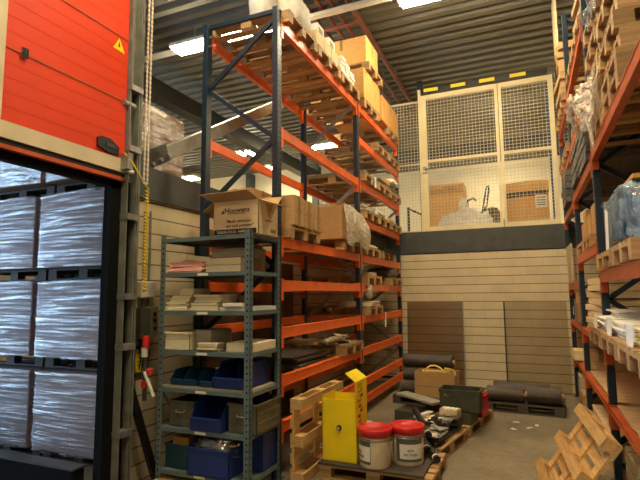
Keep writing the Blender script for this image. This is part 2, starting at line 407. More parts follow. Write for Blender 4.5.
MB().plate([(.0035, 2.975, 3.79), (.0035, 2.995, 3.79), (.0035, 2.985, 3.84)], .001).build('warning_mark', 'ink', tr)
MB().box(.01, .09, 3.04, 3.10, 2.72, 2.86).build('roller_bracket', 'galv', d)
# jamb, seal, tracks
struct(B(-3.38, -3.19, 3.10, 3.238, 0, 2.64).build('trim_7', 'rubber'))
struct(B(-3.23, -3.19, 3.0, 3.10, 0, 2.64).build('trim_9', 'rubber'))
struct(B(-3.23, -3.19, -1.4, 3.10, 2.56, 2.64).build('trim_8', 'rubber'))
dt = thing('door_track', 'grey-green steel door track standing beside the raised orange door', 'track', (-3.12, 3.15, 0))
B(-.08, 0, -.045, -.035, 0, 5).build('flange', 'track', dt); B(-.08, 0, .06, .07, 0, 5).build('flange', 'track', dt)
B(-.085, -.075, -.045, .07, 0, 5).build('web', 'track', dt); B(-.08, -.01, .09, .115, 0, 5).build('column', 'track', dt)
for z in (.5, 1.2, 1.62, 2.3, 2.9, 3.45): B(-.09, .02, -.05, .09, z, z + .05).build('bracket', 'galv', dt)
for z in (3.32, 2.72): MB().cyl((-.03, -.1, z), (-.03, .03, z), .03, 12).build('roller', 'galv', dt)
ch = MB()
for yo in (0, .04):
    for i in range(110):
        z = 2.62 + i * .022
        ch.box(-.006, .006, yo - .003 - .005 * (i % 2), yo + .003 + .005 * (i % 2), z, z + .02)
ch.box(-.006, .006, -.006, .046, 2.61, 2.625).box(-.006, .006, -.006, .046, 5.03, 5.045)
tag(ch.build('hoist_chain', 'white_plastic'), 'thin steel pull chain hanging in a loop beside the door track', 'chain', loc=(-3.0, 3.17, 0))
# spiral yellow cable
pts = [(-3.08, 3.02, 2.85), (-3.06, 3.09, 2.78), (-3.05, 3.2, 2.66), (-3.04, 3.25, 2.6)]
for i in range(214):
    z = 2.58 - i * .0042
    pts.append((-3.04 + .012 * math.cos(i * .9), 3.255 + .012 * math.sin(i * .9), z))
cb = MB().tube(pts, .009, 5).build('spiral_cable', 'yellow_cable')
tag(cb, 'coiled yellow cable hanging from the door edge down the block wall', 'cable')
eb = thing('control_box', 'dark grey door control box on the block wall beside the shelf', 'control box', (-3.3, 3.52, 1.4))
B(0, .1, -.12, .0, -.14, .14).build('housing', 'bin_dark', eb, bevel=.008)
sw = B(0, .09, .01, .115, -.13, .15).build('switch_panel', 'track', eb, bevel=.008)
for z in (.08, .02, -.05): MB().cyl((.09, .06, z), (.105, .06, z), .016, 10).build('button', 'black', sw)
for y, z in ((-.06, -.3), (-.03, -.32), (.04, -.28)):
    MB().tube([(.03, y, -.14), (.04, y - .01, -.2), (.03, y + .03, z), (.015, y + .02, z - .12)], .008).build('cable', 'black', eb)
for y in (-.02, .05): MB().cyl((.02, y, .15), (.02, y, 1.05), .012, 8).build('conduit', 'track', eb)
jb = tag(B(0, .07, -.09, .09, -.05, .1).build('junction_box', 'white_plastic', bevel=.01), 'pale junction box on the wall above the dark control box', 'box', loc=(-3.3, 3.52, 1.68))
yl = thing('notice_holder', 'yellow instruction card in a dark frame below the control box', 'notice', (-3.3, 3.51, 1.06))
B(0, .015, -.085, .085, -.14, .13).build('back_board', 'bin_dark', yl)
yc = B(.015, .018, -.075, .075, -.1, .11).build('card', 'yellow', yl)
for i, z in enumerate((.07, .03, -.01, -.04)):
    B(.018, .0186, -.05, .02 + .015 * (i % 3), z, z + .008).build('text_line', 'ink', yc)
bb = MB().bar((-3.22, 3.30, .90), (-3.17, 3.60, .03), .05, .06); tag(bb.build('leaning_bar', 'black', bevel=.006), 'black bar leaning against the block wall beside the shelf', 'bar')
rw = thing('barrier_post', 'red and white striped barrier post hung on the upright of the shelf', 'barrier post', (-3.1, 3.36, 0))
for z0, z1, m, dx in ((1.2, 1.30, 'brick_red', 0), (1.12, 1.2, 'white_plastic', -.01), (.98, 1.02, 'brick_red', .05), (.86, .92, 'brick_red', .0)):
    MB().cyl((dx, 0, z0), (dx, 0, z1), .03, 12).build('band', m, rw)
MB().bar((.02, -.03, 1.0), (.13, -.03, .8), .03, .012).build('strap', 'white_plastic', rw)
MB().cyl((0, 0, .75), (0, 0, 1.25), .018, 8).build('pole', 'dark_steel', rw)
db = thing('dock_barrier', 'low black steel plinth on the dock floor before the film-wrapped loads', 'barrier', (-4.6, 3.1, 0))
B(-1.6, 1.06, -.06, .06, 0, .215).build('body', 'rubber', db, bevel=.01); B(-1.61, 1.07, -.07, .07, .215, .23).build('top_plate', 'dark_steel', db)

# ------------------------------------------------------------------ pallets
def pallet_proto(name, matx, label, blocks=9):
    L, W, H = 1.02, .72, .125
    t = thing(name, label, 'pallet')
    dk = MB()
    ws = [.12, .085, .12, .085, .12]; gap = (W - sum(ws)) / 4; y = -W / 2
    for w in ws: dk.box(-L / 2, L / 2, y, y + w, H - .019, H); y += w + gap
    for x in (-L / 2 + .06, 0, L / 2 - .06): dk.box(x - .06, x + .06, -W / 2, W / 2, H - .037, H - .019)
    dk.build('deck', matx, t)
    for x in (-L / 2 + .06, 0, L / 2 - .06):
        for yy in (-W / 2 + .045, 0, W / 2 - .045):
            B(x - .06, x + .06, yy - .045, yy + .045, .019, H - .037).build('block', matx, t)
    for yy in (-W / 2 + .045, 0, W / 2 - .045): B(-L / 2, L / 2, yy - .045, yy + .045, 0, .019).build('skid', matx, t)
    return t
first = {'wood': None, 'wood_new': None, 'wood_dark': None}
used = {'wood': False, 'wood_new': False, 'wood_dark': False}
for k in first: first[k] = pallet_proto('wooden_pallet', k, 'x')
def pallet(loc, label, rot=(0, 0, 0), kind='wood', group=None):
    if isinstance(rot, (int, float)): rot = (0, 0, rot)
    if not used[kind]:
        used[kind] = True; o = first[kind]; o.location = loc; o.rotation_euler = rot; o['label'] = label
        if group: o['group'] = group
        return o
    o = dup(first[kind], loc, rot, label, group)
    if not group and 'group' in o: del o['group']
    return o
PH = .126

def carton(loc, size, label, mat='card', tape='tape', rz=0, group=None, htape=False, name='cardboard_box'):
    a, b, c = size
    t = thing(name, label, 'box', loc, rz, group)
    B(-a / 2, a / 2, -b / 2, b / 2, 0, c).build('carton', mat, t, bevel=.006)
    if tape:
        tp = MB().box(-a / 2 - .001, a / 2 + .001, -.025, .025, c, c + .001)
        tp.box(a / 2, a / 2 + .001, -.025, .025, c * (.55 if not htape else .0), c)
        tp.box(-.025, .025, -b / 2 - .001, -b / 2, c * .62, c)
        if htape: tp.box(a / 2, a / 2 + .0012, -.06, .06, c * .44, c * .56)
        tp.build('tape', tape, t)
    return t
def lump(name, label, cat, loc, rad, mat, e=.4, amp=.08, fr=5, seed=1, flat=None, rz=0, group=None, n=28, m=16):
    o = MB().blob((0, 0, rad[2] if flat is None else -flat), rad, e, n, m, amp, fr, flat, seed).build(name, mat)
    return tag(o, label, cat, group, loc, rz)
def stackthing(name, label, cat, loc, size, n, mat, rz=0, group=None, jit=.01, name2='sheet'):
    """a stack of flat sheets or folders: one mesh of n uneven layers"""
    a, b, c = size; mb = MB(); h = c / n
    for i in range(n):
        dx, dy, k = random.uniform(-jit, jit), random.uniform(-jit, jit), random.uniform(.94, 1)
        mt = Matrix.Translation((dx, dy, 0)) @ Matrix.Rotation(random.uniform(-jit, jit) * 3, 4, 'Z')
        mb.box(-a * k / 2, a * k / 2, -b * k / 2, b * k / 2, i * h + h * .06, (i + 1) * h - h * .06 * (i < n - 1), mt)
    return tag(mb.build(name, mat, bevel=.002), label, cat, group, loc, rz)

# ------------------------------------------------------------------ tall pallet racks
def rack(name, label, xf, xr, ys, hgt, bays, beam_mat, deckspec=()):
    """xf front plane, xr rear plane (metres, world), ys post centres, bays: list of level lists"""
    s = 1 if xf > xr else -1
    t = thing(name, label, 'rack', (xf, 0, 0))
    dr = (xr - xf)
    for fi, y in enumerate(ys):
        for k, x in (('front', 0), ('rear', dr)):
            sg = -s if k == 'front' else s
            mb = MB(); w = .06; dp = .085
            xa, xb = sorted((x, x + sg * w))
            mb.box(xa, xb, y - dp / 2, y + dp / 2, 0.008, hgt)
            p = mb.build('upright_post', 'navy', t, bevel=.004)
            B(xa - .02, xb + .02, y - dp / 2 - .02, y + dp / 2 + .02, 0, .008).build('foot_plate', 'navy', p)
            if k == 'front':
                hl = MB(); z = .08
                xo = x + s * .0006
                while z < hgt - .05:
                    for yo in (-.018, .018): hl.box(min(xo, x), max(xo, x), y + yo - .006, y + yo + .006, z, z + .018)
                    z += .052
                hl.build('perforation', 'hole' if s > 0 else 'hole', p)
        # zig-zag bracing
        a, b = -s * .05, dr + s * .05
        z = hgt - .10; side = 0; n = 0
        MB().bar((a, y, hgt - .03), (b, y, hgt - .03), .035, .04).build('frame_tie', 'navy', t)
        while z - .62 > .05:
            p = (a if side == 0 else b, y, z); q = (b if side == 0 else a, y, z - .62)
            MB().bar(p, q, .03, .045).build('brace', 'navy' if fi == 0 or s < 0 else 'galv', t)
            z -= .62; side = 1 - side
        MB().bar((a, y, .15), (b, y, .15), .03, .04).build('frame_tie', 'navy', t)
    for bi, levels in enumerate(bays):
        y0, y1 = ys[bi] + .045, ys[bi + 1] - .045
        for z in levels:
            bh = .1
            if isinstance(z, tuple): z, bh = z
            for k, x in (('front', 0), ('rear', dr)):
                sg = -s if k == 'front' else s
                mb = MB(); xa, xb = sorted((x + s * .004 if k == 'front' else x - s * .004, x + sg * .045))
                mb.box(xa, xb, y0, y1, z - bh, z)
                xo = xb if (s > 0) == (k == 'front') else xa
                o = xo + (.004 if xo == xb else -.004)
                mb.box(min(xo, o), max(xo, o), y0, y1, z - bh, z - bh + .012); mb.box(min(xo, o), max(xo, o), y0, y1, z - .012, z)
                bmh = mb.build('beam', beam_mat, t, bevel=.003)
                for yy, e in ((y0, 1), (y1, -1)):
                    px, pq = sorted((x + (s if k == 'front' else -s) * .006, x + sg * .05))
                    ya, yb = sorted((yy - e * .012, yy + e * .028))
                    MB().box(px, pq, ya, yb, z - .19, z + .015).build('end_plate', beam_mat, bmh)
    for bi, z, mat in deckspec:
        y0, y1 = ys[bi] + .05, ys[bi + 1] - .05
        mb = MB(); y = y0; i = 0
        while y < y1 - .02:
            w = min(.16, y1 - y)
            xa, xb = sorted((-s * .048, dr + s * .02)); mb.box(xa, xb, y, y + w - .006, z + .001, z + .022); y += w
        mb.build('plank_deck', mat, t)
    return t
LY = (4.035, 6.43, 8.74)
Z6, Z5, Z4, Z3, Z2, Z1, Z0 = 4.39, 3.266, 2.195, 1.784, 1.342, .90, .488
rack('pallet_rack', 'tall navy and orange pallet rack along the block side wall', -2.14, -3.03, LY, 4.5,
     [[Z6, Z5, Z4, Z3, Z2, Z1, Z0], [Z6, 3.9, Z5, 2.722, Z4, Z3, Z2, Z1, Z0, .25]], 'orange')
RX = .6; RY = (2.7, 5.06, 7.05, 8.88)
rack('pallet_rack', 'tall navy and red-orange pallet rack across the aisle from the grey shelf', RX, 1.55, RY, 5.4,
     [[2.95, 1.83, (1.2, .06), (.65, .055)], [4.25, 3.53, 2.9, 2.1, (1.2, .06), (.65, .055)], [4.25, 3.53, 2.85, 1.78, (1.2, .06), (.65, .055)]], 'rack_red',
     [(0, .65, 'deck'), (1, .65, 'deck'), (2, .65, 'deck'), (1, 1.2, 'deck'), (0, 1.2, 'deck'), (2, 1.2, 'deck')])

# ------------------------------------------------------------------ left rack contents
LXC = -2.585; LFX = -2.08       # pallet centre X; front face X
def lp(y, z, label): return pallet((LXC, y, z + .001), label, group=None)
by1 = (4.48, 5.235, 5.99); by2 = (6.875, 7.59, 8.3)
for y, w in zip(by1, ('under the white sacks', 'under the pale parcels', 'under the flat white cartons')): lp(y, Z6, 'wooden pallet on the top level of the tall rack ' + w)
def bag(loc, rad, label, seed):
    t = thing('bulk_bag', label, 'bag', loc, 0, 'white sacks on the top level')
    MB().blob((0, 0, rad[2]), rad, .7, 32, 20, .12, 5, None, seed).build('body', 'sack', t)
    for sx in (-1, 1): MB().tube([(sx * rad[0] * .6, -.05, rad[2] * 1.8), (sx * rad[0] * .4, -.02, rad[2] * 2.05), (sx * rad[0] * .2, 0, rad[2] * 1.8)], .015).build('strap', 'sack', t)
bag((-2.46, 4.27, Z6 + PH), (.14, .13, .24), 'white bulk sack on the top rack level beside the corner upright', 1)
bag((-2.28, 4.62, Z6 + PH), (.17, .22, .21), 'white bulging sack overhanging the top beam of the tall rack', 5)
for i in range(3):
    carton((-2.28, 5.0 + i * .24, Z6 + PH), (.34, .22, .20), ('first', 'second', 'third')[i] + ' pale parcel after the white sack on the top level', 'card_pale', None, group='pale parcels on the top level')
    lb = None
for i in range(2):
    t = carton((-2.3, 5.12 + i * .36, Z6 + PH + .202), (.30, .20, .16), ('near', 'far')[i] + ' small white printed carton standing on the row of pale parcels', 'paper', None)
    B(.15, .1512, -.07, .05, .03, .12).build('print', 'grey_paper', t)
for i in range(3):
    stackthing('flat_carton_stack', ('first', 'second', 'third')[i] + ' stack of flat white cartons before the big boxes on top', 'cartons', (-2.26, 5.78 + i * .18, Z6 + PH), (.32, .16, .26 - .03 * i), 5, 'paper', group='flat white cartons on the top level')
# big boxes on the top level, second bay
lp(6.93, Z6, 'wooden pallet under the two big stacked boxes on the top level')
bx = carton((-2.50, 6.96, Z6 + PH), (.86, .84, .46), 'big golden box, lower of the two stacked on the top rack level', 'card_orange', None)
MB().bar((.4305, .1, .13), (.4305, .22, .3), .002, .03).build('print', 'tape', bx)
pallet((-2.52, 6.99, Z6 + PH + .462), 'wooden pallet between the two big stacked boxes')
carton((-2.48, 7.02, Z6 + .462 + 2 * PH), (.80, .62, .46), 'big golden box, upper of the two stacked on the top rack level', 'card_orange', 'tape')
lp(8.3, Z6, 'wooden pallet under the last single box of the top level')
carton((-2.52, 8.12, Z6 + PH), (.86, 1.06, .44), 'single tall box at the far end of the top rack level', 'card_orange', 'tape')
# level 5.5 bay 2
lp(8.3, 3.9, 'wooden pallet under the grey sheets one level below the last box')
stackthing('sheet_stack', 'stack of grey sheets one level below the single far box', 'sheets', (-2.55, 8.3, 3.9 + PH), (.9, .66, .06), 4, 'grey_paper')
lp(7.55, 3.9, 'empty wooden pallet below the two big stacked boxes')
# level 5 bay 2, level 4.5
nm = ('next to middle upright', 'at mid-bay', 'by far upright')
for i, y in enumerate(by2):
    lp(y, Z5, 'pallet of grey sheets, third level from the top, ' + nm[i])
    stackthing('sheet_stack', 'stack of grey sheets on a pallet, third level from the top, ' + nm[i], 'sheets', (-2.55, y, Z5 + PH), (.92, .62, .05 + .04 * i), 4 + i, 'grey_paper', jit=.02)
    lp(y, 2.722, 'wooden pallet of white goods, fourth level from the top, ' + nm[i])
lump('white_wrap', 'white wrapped parcel on the grey sheets by the far upright', 'parcel', (-2.24, 8.25, Z5 + PH + .13), (.18, .22, .06), 'paper', .5, .2, 6, 3)
carton((-2.25, 7.95, Z5 + PH + .09), (.26, .2, .1), 'small golden box on the grey sheets near the far upright', 'card_orange', None)
tag(B(0, .004, -.05, .05, -.13, .03).build('paper_sheet', 'paper'), 'white paper hanging over a pallet front, third level from the top', 'paper', loc=(-2.072, 7.02, Z5 + .12))
for i, y in enumerate(by2):
    stackthing('paper_stack', 'stack of white printed matter, fourth level from the top, ' + nm[i], 'paper', (-2.4, y, 2.722 + PH), (.5, .5, .1 + .05 * (i == 1)), 6, 'paper' if i != 2 else 'cream', jit=.02)
# level 4 bay 1
lp(4.5, Z4, 'wooden pallet under the row of taped brown cartons')
lp(5.97, Z4, 'wooden pallet under the plastic-wrapped brown load')
for i in range(3):
    carton((-2.29, 4.3 + i * .243, Z4 + PH), (.46, .235, .30 - .012 * i), 'taped brown carton, %s in the row next to the corner upright' % ('first', 'second', 'third')[i], 'card', 'tape', htape=True, group='taped cartons in a row')
carton((-2.75, 4.42, Z4 + PH), (.42, .44, .42), 'tall plain brown carton behind the open moving box', 'card', 'tape')
wl_ = thing('wrapped_load', 'brown box load half covered in crumpled clear plastic beside the taped cartons', 'load', (-2.50, 5.55, Z4 + PH))
B(-.40, .44, -.03, .74, 0, .42).build('box_load', 'card', wl_, bevel=.01)
def drape(u, v):
    y = -.03 + u * .84; top = .435 - .12 * max(0, u - .35) ** 1.2; drop = .47 + .05 * math.sin(u * 9)
    if v < .3: x = .05 + (v / .3) * .40; z = top + .01
    else:
        k = (v - .3) / .7; x = .455 + .05 * math.sin(k * 3.0) * (.4 + u) + .03 * k; z = top - k * drop
    nn = mnoise.noise(Vector((x * 6, y * 6, z * 6))) * .016 + mnoise.noise(Vector((x * 16, y * 16, z * 16))) * .008
    return Vector((x + nn + .004, y + nn * .6, max(z, .0 if x < .44 else -.09) + nn * .5 + .006))
MB().grid(drape, 50, 50).build('plastic_cover', 'clear_film', wl_)
MB().grid(lambda u, v: Vector((.30 + .2 * u + .02 * mnoise.noise(Vector((u * 9, v * 9, 2))), .70 + .06 * v + .015 * mnoise.noise(Vector((u * 6, v * 6, 9))), .38 - .30 * v - .10 * u + .05 * mnoise.noise(Vector((u * 7, v * 7, 7))))), 24, 20).build('loose_plastic', 'clear_film', wl_)
# level 4 bay 2, 3, 2, 1
for z, ys, lab in ((Z4, (6.87, 7.75), 'middle level'), (Z3, (6.92, 8.25), 'level below the middle'), (Z2, (6.95,), 'second level below the middle')):
    for i, y in enumerate(ys):
        lp(y, z, 'wooden pallet in the far bay, %s, %s' % (lab, ('next to the middle upright', 'farther along')[i]))
stackthing('board_stack', 'thin cream boards on a pallet in the far bay, middle level', 'boards', (-2.4, 6.87, Z4 + PH), (.6, .6, .05), 3, 'cream', jit=.02)
stackthing('dark_sheet_stack', 'black sheets lying on the far pallet of the middle level', 'sheets', (-2.5, 7.8, Z4 + PH), (.95, .75, .04), 2, 'black', jit=.02)
tag(B(-.33, .33, -.9, .9, 0, .26).build('black_crate', 'black', bevel=.01), 'large black crate at the back of the middle level in the far bay', 'crate', loc=(-2.62, 7.55, Z4 + PH + .05))
stackthing('board_stack', 'pale blocks on a pallet near the middle upright, level below the middle', 'boards', (-2.25, 6.9, Z3 + PH), (.3, .3, .05), 2, 'wood_pale', jit=.02)
lump('wrapped_bundle', 'grey wrapped bundle on the far pallet, level below the middle', 'bundle', (-2.35, 8.3, Z3 + PH), (.22, .26, .09), 'grey_felt', .5, .2, 5, 9)
lump('plastic_wad', 'wad of crumpled white plastic in the far bay above the second lower pallet', 'plastic', (-2.12, 6.72, Z3 - .19), (.05, .09, .09), 'clear_film', .8, .4, 4, 11)
stackthing('plaster_scraps', 'broken pale slabs on the pallet, second level below the middle', 'scraps', (-2.3, 6.95, Z2 + PH), (.5, .6, .07), 3, 'cream', jit=.05)
lp(5.95, Z1, 'weathered pallet of broken slabs low in the tall rack beside the middle upright')
tag(B(0, .004, -.03, .03, -.2, .03).build('paper_strip', 'paper'), 'white paper strip hanging from an orange beam in the far bay', 'paper', loc=(-2.125, 7.6, Z2 - .02))
for i in range(9):
    a = random.uniform(.16, .34); b = random.uniform(.07, .15)
    o = MB().box(-a / 2, a / 2, -b / 2, b / 2, 0, .015, Matrix.Rotation(random.uniform(-.3, .3), 4, 'Y') @ Matrix.Rotation(random.uniform(-.25, .25), 4, 'X')).build('slab_scrap', 'cream' if i % 3 else 'grey_paper')
    tag(o, 'broken pale slab piece in the heap on the low rack pallet', 'scrap', 'broken slab pieces', (-2.3 + random.uniform(-.16, .14), 5.62 + .09 * i, Z1 + PH + .02 + .012 * (i % 3)), random.uniform(-.8, 1.6))
stackthing('dark_board_stack', 'dark flat boards stored low at the back of the rack behind the slab pallet', 'boards', (-2.62, 5.0, Z1 + .001), (.8, .9, .1), 4, 'wood_dark', jit=.03)
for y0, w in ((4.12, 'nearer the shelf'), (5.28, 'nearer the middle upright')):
    tag(B(-.012, .012, 0, 1.1, 0, 2.08).build('darkening_sheet', 'dark_backing'), 'tall dark brown sheet added behind the tall rack to darken the wall, ' + w, 'board', loc=(-3.17, y0, .002))  # dark sheets added so the wall behind the rack reads as dim

# ------------------------------------------------------------------ grey shelving unit
SX0, SX1, SY0, SY1 = -3.02, -2.09, 3.43, 3.95
sh = thing('shelving_unit', 'grey-blue metal shelving unit of seven shelves before the tall rack', 'shelf', (SX0, SY0, 0))
W, D = SX1 - SX0, SY1 - SY0
for x in (0, W):
    for y in (0, D):
        e = 1 if x == 0 else -1; g = 1 if y == 0 else -1
        mb = MB(); xa, xb = sorted((x, x + e * .052)); ya, yb = sorted((y, y + g * .004)); mb.box(xa, xb, ya, yb, 0, 2.19)
        xa, xb = sorted((x, x + e * .004)); ya, yb = sorted((y, y + g * .045)); mb.box(xa, xb, ya, yb, 0, 2.19)
        p = mb.build('upright', 'shelf', sh); hl = MB(); z = .06
        while z < 2.16:
            hl.box(x + e * .026 - .007, x + e * .026 + .007, y - g * .0008 if g > 0 else y, y if g > 0 else y + .0008, z, z + .016)
            hl.box(x - .0008 if e > 0 else x, x if e > 0 else x + .0008, y + g * .02 - .006, y + g * .02 + .006, z, z + .016); z += .05
        hl.build('perforation', 'hole', p)
SZ = [2.155, 1.845, 1.515, 1.175, .86, .53, .18]
for i, z in enumerate(SZ):
    mb = MB().box(.006, W - .006, .006, D - .006, z - .004, z)
    mb.box(.006, W - .006, .005, .008, z - .034, z); mb.box(.006, W - .006, D - .008, D - .005, z - .034, z)
    mb.box(.005, .008, .006, D - .006, z - .034, z); mb.box(W - .008, W - .005, .006, D - .006, z - .034, z)
    s_ = mb.build('shelf_board', 'shelf', sh)
    if i: B(.40, .51, .003, .0049, z - .029, z - .008).build('price_label', 'paper', s_)
MB().bar((.05, .012, SZ[4] - .05), (.05, D, SZ[6]), .004, .03).build('cross_brace', 'shelf', sh)
def sx(px): return -3.0 + (px - 163) * .01049       # photo column of the shelf front -> metres, for laying out the goods
# top: moving carton
mbx = thing('moving_box', 'open printed moving box with raised flaps on top of the grey shelf', 'box', (-2.275, 3.66, SZ[0] + .002))
c_ = MB(); a, b, h, th = .225, .17, .30, .005
c_.box(-a, a, -b, -b + th, 0, h); c_.box(-a, a, b - th, b, 0, h); c_.box(-a, -a + th, -b, b, 0, h); c_.box(a - th, a, -b, b, 0, h); c_.box(-a, a, -b, b, 0, th)
c_.build('carton', 'card_pale', mbx)
MB().plate([(-a, -b, h), (a, -b, h), (a - .03, -b - .13, h + .055), (-a - .06, -b - .13, h + .05)], .004).build('flap', 'card', mbx)
MB().plate([(a, -b, h), (a, b, h), (a + .13, b - .03, h - .03), (a + .14, -b + .02, h - .05)], .004).build('flap', 'card_pale', mbx)
MB().plate([(-a, b, h), (a, b, h), (a, b + .10, h + .09), (-a, b + .10, h + .09)], .004).build('flap', 'card', mbx)
MB().plate([(-a, -b, h), (-a, b, h), (-a - .12, b, h - .08), (-a - .12, -b, h - .08)], .004).build('flap', 'card', mbx)
text('Nouwens', .062, 'ink', mbx, Matrix.Translation((-.115, -b - .0012, .195)) @ FACE_CAM, sx=1.05)
MB().plate([(-.15, -b - .001, .19), (-.12, -b - .001, .19), (-.12, -b - .001, .225)], -.001).build('arrow_mark', 'ink', mbx)
B(-.08, .1, -b - .0018, -b, .182, .187).build('underline', 'ink', mbx)
text('"Maakt verhuizen', .036, 'ink', mbx, Matrix.Translation((-.10, -b - .0012, .108)) @ FACE_CAM, italic=.25)
text('een stuk prettiger"', .036, 'ink', mbx, Matrix.Translation((-.10, -b - .0012, .07)) @ FACE_CAM, italic=.25)
bb_ = B(-.215, .205, -b - .0015, -b, .008, .052).build('address_bar', 'ink', mbx)
text('TILBURG 013-52 - HAPERT', .032, 'paper', mbx, Matrix.Translation((-.19, -b - .003, .018)) @ FACE_CAM, sx=.86)
MB().plate([(a + .0012, -.06, .28), (a + .0012, .08, .28), (a + .0012, .01, .15)], .001).build('print', 'card', mbx)  # dark V colours in the flap's shadow on this side
B(a, a + .0012, -.06, .07, .125, .132).build('print', 'ink', mbx); B(a, a + .0012, .04, .13, .03, .06).build('print', 'tape', mbx)
stackthing('paper_stack', 'brown and white papers at the back of the shelf top beside the moving box', 'paper', (-2.72, 3.78, SZ[0] + .001), (.3, .18, .035), 3, 'card_dark', jit=.02)
carton((-2.56, 3.80, SZ[0] + .001), (.08, .22, .19), 'narrow dark carton behind the navy upright on the shelf top', 'card_dark', None)
# second shelf
z = SZ[1] + .001
stackthing('pink_paper_pile', 'untidy pile of pink papers on the second shelf', 'papers', (sx(183), 3.62, z), (.38, .27, .10), 7, 'pink', jit=.025)
stackthing('paper_pile', 'white papers on the second shelf at the end of the pink pile', 'papers', (sx(167), 3.80, z), (.13, .2, .13), 6, 'paper', jit=.02)
tag(MB().box(-.13, .13, -.1, .1, 0, .045).build('folder', 'cream', bevel=.003), 'cream folder lying tilted on the pink papers', 'folder', loc=(sx(190), 3.65, z + .108), rot=(0, .1, 0))
for i in range(2):
    carton((sx(219), 3.66, z + i * .062), (.36, .30, .06), ('lower', 'upper')[i] + ' flat cream archive box beside the pink papers', 'cream', None, group='cream archive boxes', name='archive_box')
carton((sx(221), 3.70, z + .126), (.36, .28, .085), 'grey archive box lying on the two cream ones', 'grey_paper', None, name='archive_box')
carton((sx(221), 3.80, z + .213), (.3, .2, .045), 'thin grey carton on top of the archive box pile', 'card_dark', None)
carton((-2.34, 3.81, z), (.24, .22, .22), 'dull brown carton at the end of the second shelf', 'card_dark', None)
tag(MB().blob((0, 0, 0), (.022, .02, .028), .8, 12, 8).build('orange_cap', 'orange'), 'small orange cap on the dull brown carton', 'cap', loc=(-2.32, 3.72, z + .245))
# third shelf: envelopes and white boards
z = SZ[2] + .001
for i, (px, y, w, h, n) in enumerate(((174, 3.60, .24, .075, 4), (178, 3.62, .22, .055, 3), (181, 3.66, .15, .06, 3), (203, 3.62, .30, .07, 3), (205, 3.63, .28, .065, 3))):
    z0 = z + (0, .077, .134, 0, .072)[i]
    stackthing('envelope_bundle', ('lowest bundle of cream envelopes at the post end of the third shelf', 'middle bundle of cream envelopes at the post end', 'top bundle of cream envelopes at the post end',
               'lower wide bundle of cream envelopes mid-shelf', 'upper wide bundle of cream envelopes mid-shelf')[i], 'envelopes', (sx(px), y, z0), (w, .26, h), n, 'cream', jit=.012, group='cream envelope bundles')
tag(B(-.13, .13, -.08, .08, 0, .03).build('white_board', 'paper', bevel=.003), 'flat white board lying beside the envelope bundles', 'board', loc=(sx(231), 3.56, z))
tag(B(-.08, .08, -.17, .17, 0, .035).build('white_board', 'paper', bevel=.003), 'long white block lying at the open end of the third shelf', 'board', loc=(-2.22, 3.74, z), rz=-.35)
tag(B(-.09, .09, -.05, .05, 0, .03).build('white_board', 'paper', bevel=.003), 'short white block resting at the open end beside the long one', 'board', loc=(-2.28, 3.50, z + .036), rz=.1)
stackthing('card_strips', 'row of dark card strips at the back of the third shelf', 'strips', (-2.6, 3.84, z), (.5, .12, .13), 6, 'card_dark')
# fourth shelf
z = SZ[3] + .001
def tray(name, label, loc, size, mat, rim=.012, cat='tray', rz=0):
    a, b, h = size; t = thing(name, label, cat, loc, rz); mb = MB(); th = .005
    mb.box(-a / 2, a / 2, -b / 2, -b / 2 + th, 0, h).box(-a / 2, a / 2, b / 2 - th, b / 2, 0, h).box(-a / 2, -a / 2 + th, -b / 2, b / 2, 0, h).box(a / 2 - th, a / 2, -b / 2, b / 2, 0, h).box(-a / 2, a / 2, -b / 2, b / 2, 0, th)
    mb.build('body', mat, t)
    r = MB()
    r.box(-a / 2 - rim, a / 2 + rim, -b / 2 - rim, -b / 2, h - .015, h).box(-a / 2 - rim, a / 2 + rim, b / 2, b / 2 + rim, h - .015, h).box(-a / 2 - rim, -a / 2, -b / 2, b / 2, h - .015, h).box(a / 2, a / 2 + rim, -b / 2, b / 2, h - .015, h)
    r.build('rim', mat, t)
    return t
tray('plastic_tray', 'tan plastic tray on the fourth shelf', (sx(178), 3.62, z), (.27, .32, .155), 'cream')
carton((sx(200), 3.68, z), (.16, .32, .17), 'plain dull carton wedged beside the tan tray', 'grey_paper', None)
stackthing('paper_pile', 'curled cream papers on the fourth shelf before the dull carton', 'papers', (sx(208), 3.52, z), (.2, .12, .07), 5, 'cream', jit=.02)
carton((sx(236), 3.70, z), (.26, .40, .075), 'low flat cream carton at the open end of the fourth shelf', 'cream', None)
# stacking bins
def open_bin(label, loc, size, mat, rz=0, group=None):
    a, b, h = size; t = thing('storage_bin', label, 'bin', loc, rz, group); th = .006
    mb = MB().box(-a / 2, a / 2, -b / 2, b / 2, 0, th).box(-a / 2, a / 2, b / 2 - th, b / 2, 0, h)
    for s in (-1, 1):
        x = s * a / 2
        pr = [(x, -b / 2, 0), (x, b / 2, 0), (x, b / 2, h), (x, -b * .22, h), (x, -b * .46, h * .5), (x, -b / 2, h * .42)]
        mb.plate(pr if s > 0 else pr, -th if s > 0 else th)
    mb.plate([(-a / 2, -b / 2, 0), (a / 2, -b / 2, 0), (a / 2, -b / 2 - .012, h * .42), (-a / 2, -b / 2 - .012, h * .42)], -th)
    mb.build('body', mat, t)
    B(-a / 2 + .006, a / 2 - .006, -b / 2 - .028, -b / 2 - .008, h * .39, h * .45).build('front_lip', mat, t)
    MB().box(-a / 2 - .006, a / 2 + .006, b / 2 - .008, b / 2 + .004, h - .012, h).build('back_rim', mat, t)
    return t
z = SZ[4] + .001
tag(B(-.45, .45, -.22, .22, 0, .012).build('shelf_liner', 'wood_pale'), 'pale board lining the shelf under the blue bins', 'board', loc=(-2.575, 3.70, z))
z += .013
open_bin('small blue bin, first in the row from the shelf post', (sx(176), 3.62, z), (.14, .24, .125), 'bin_mid', group='small blue bins')
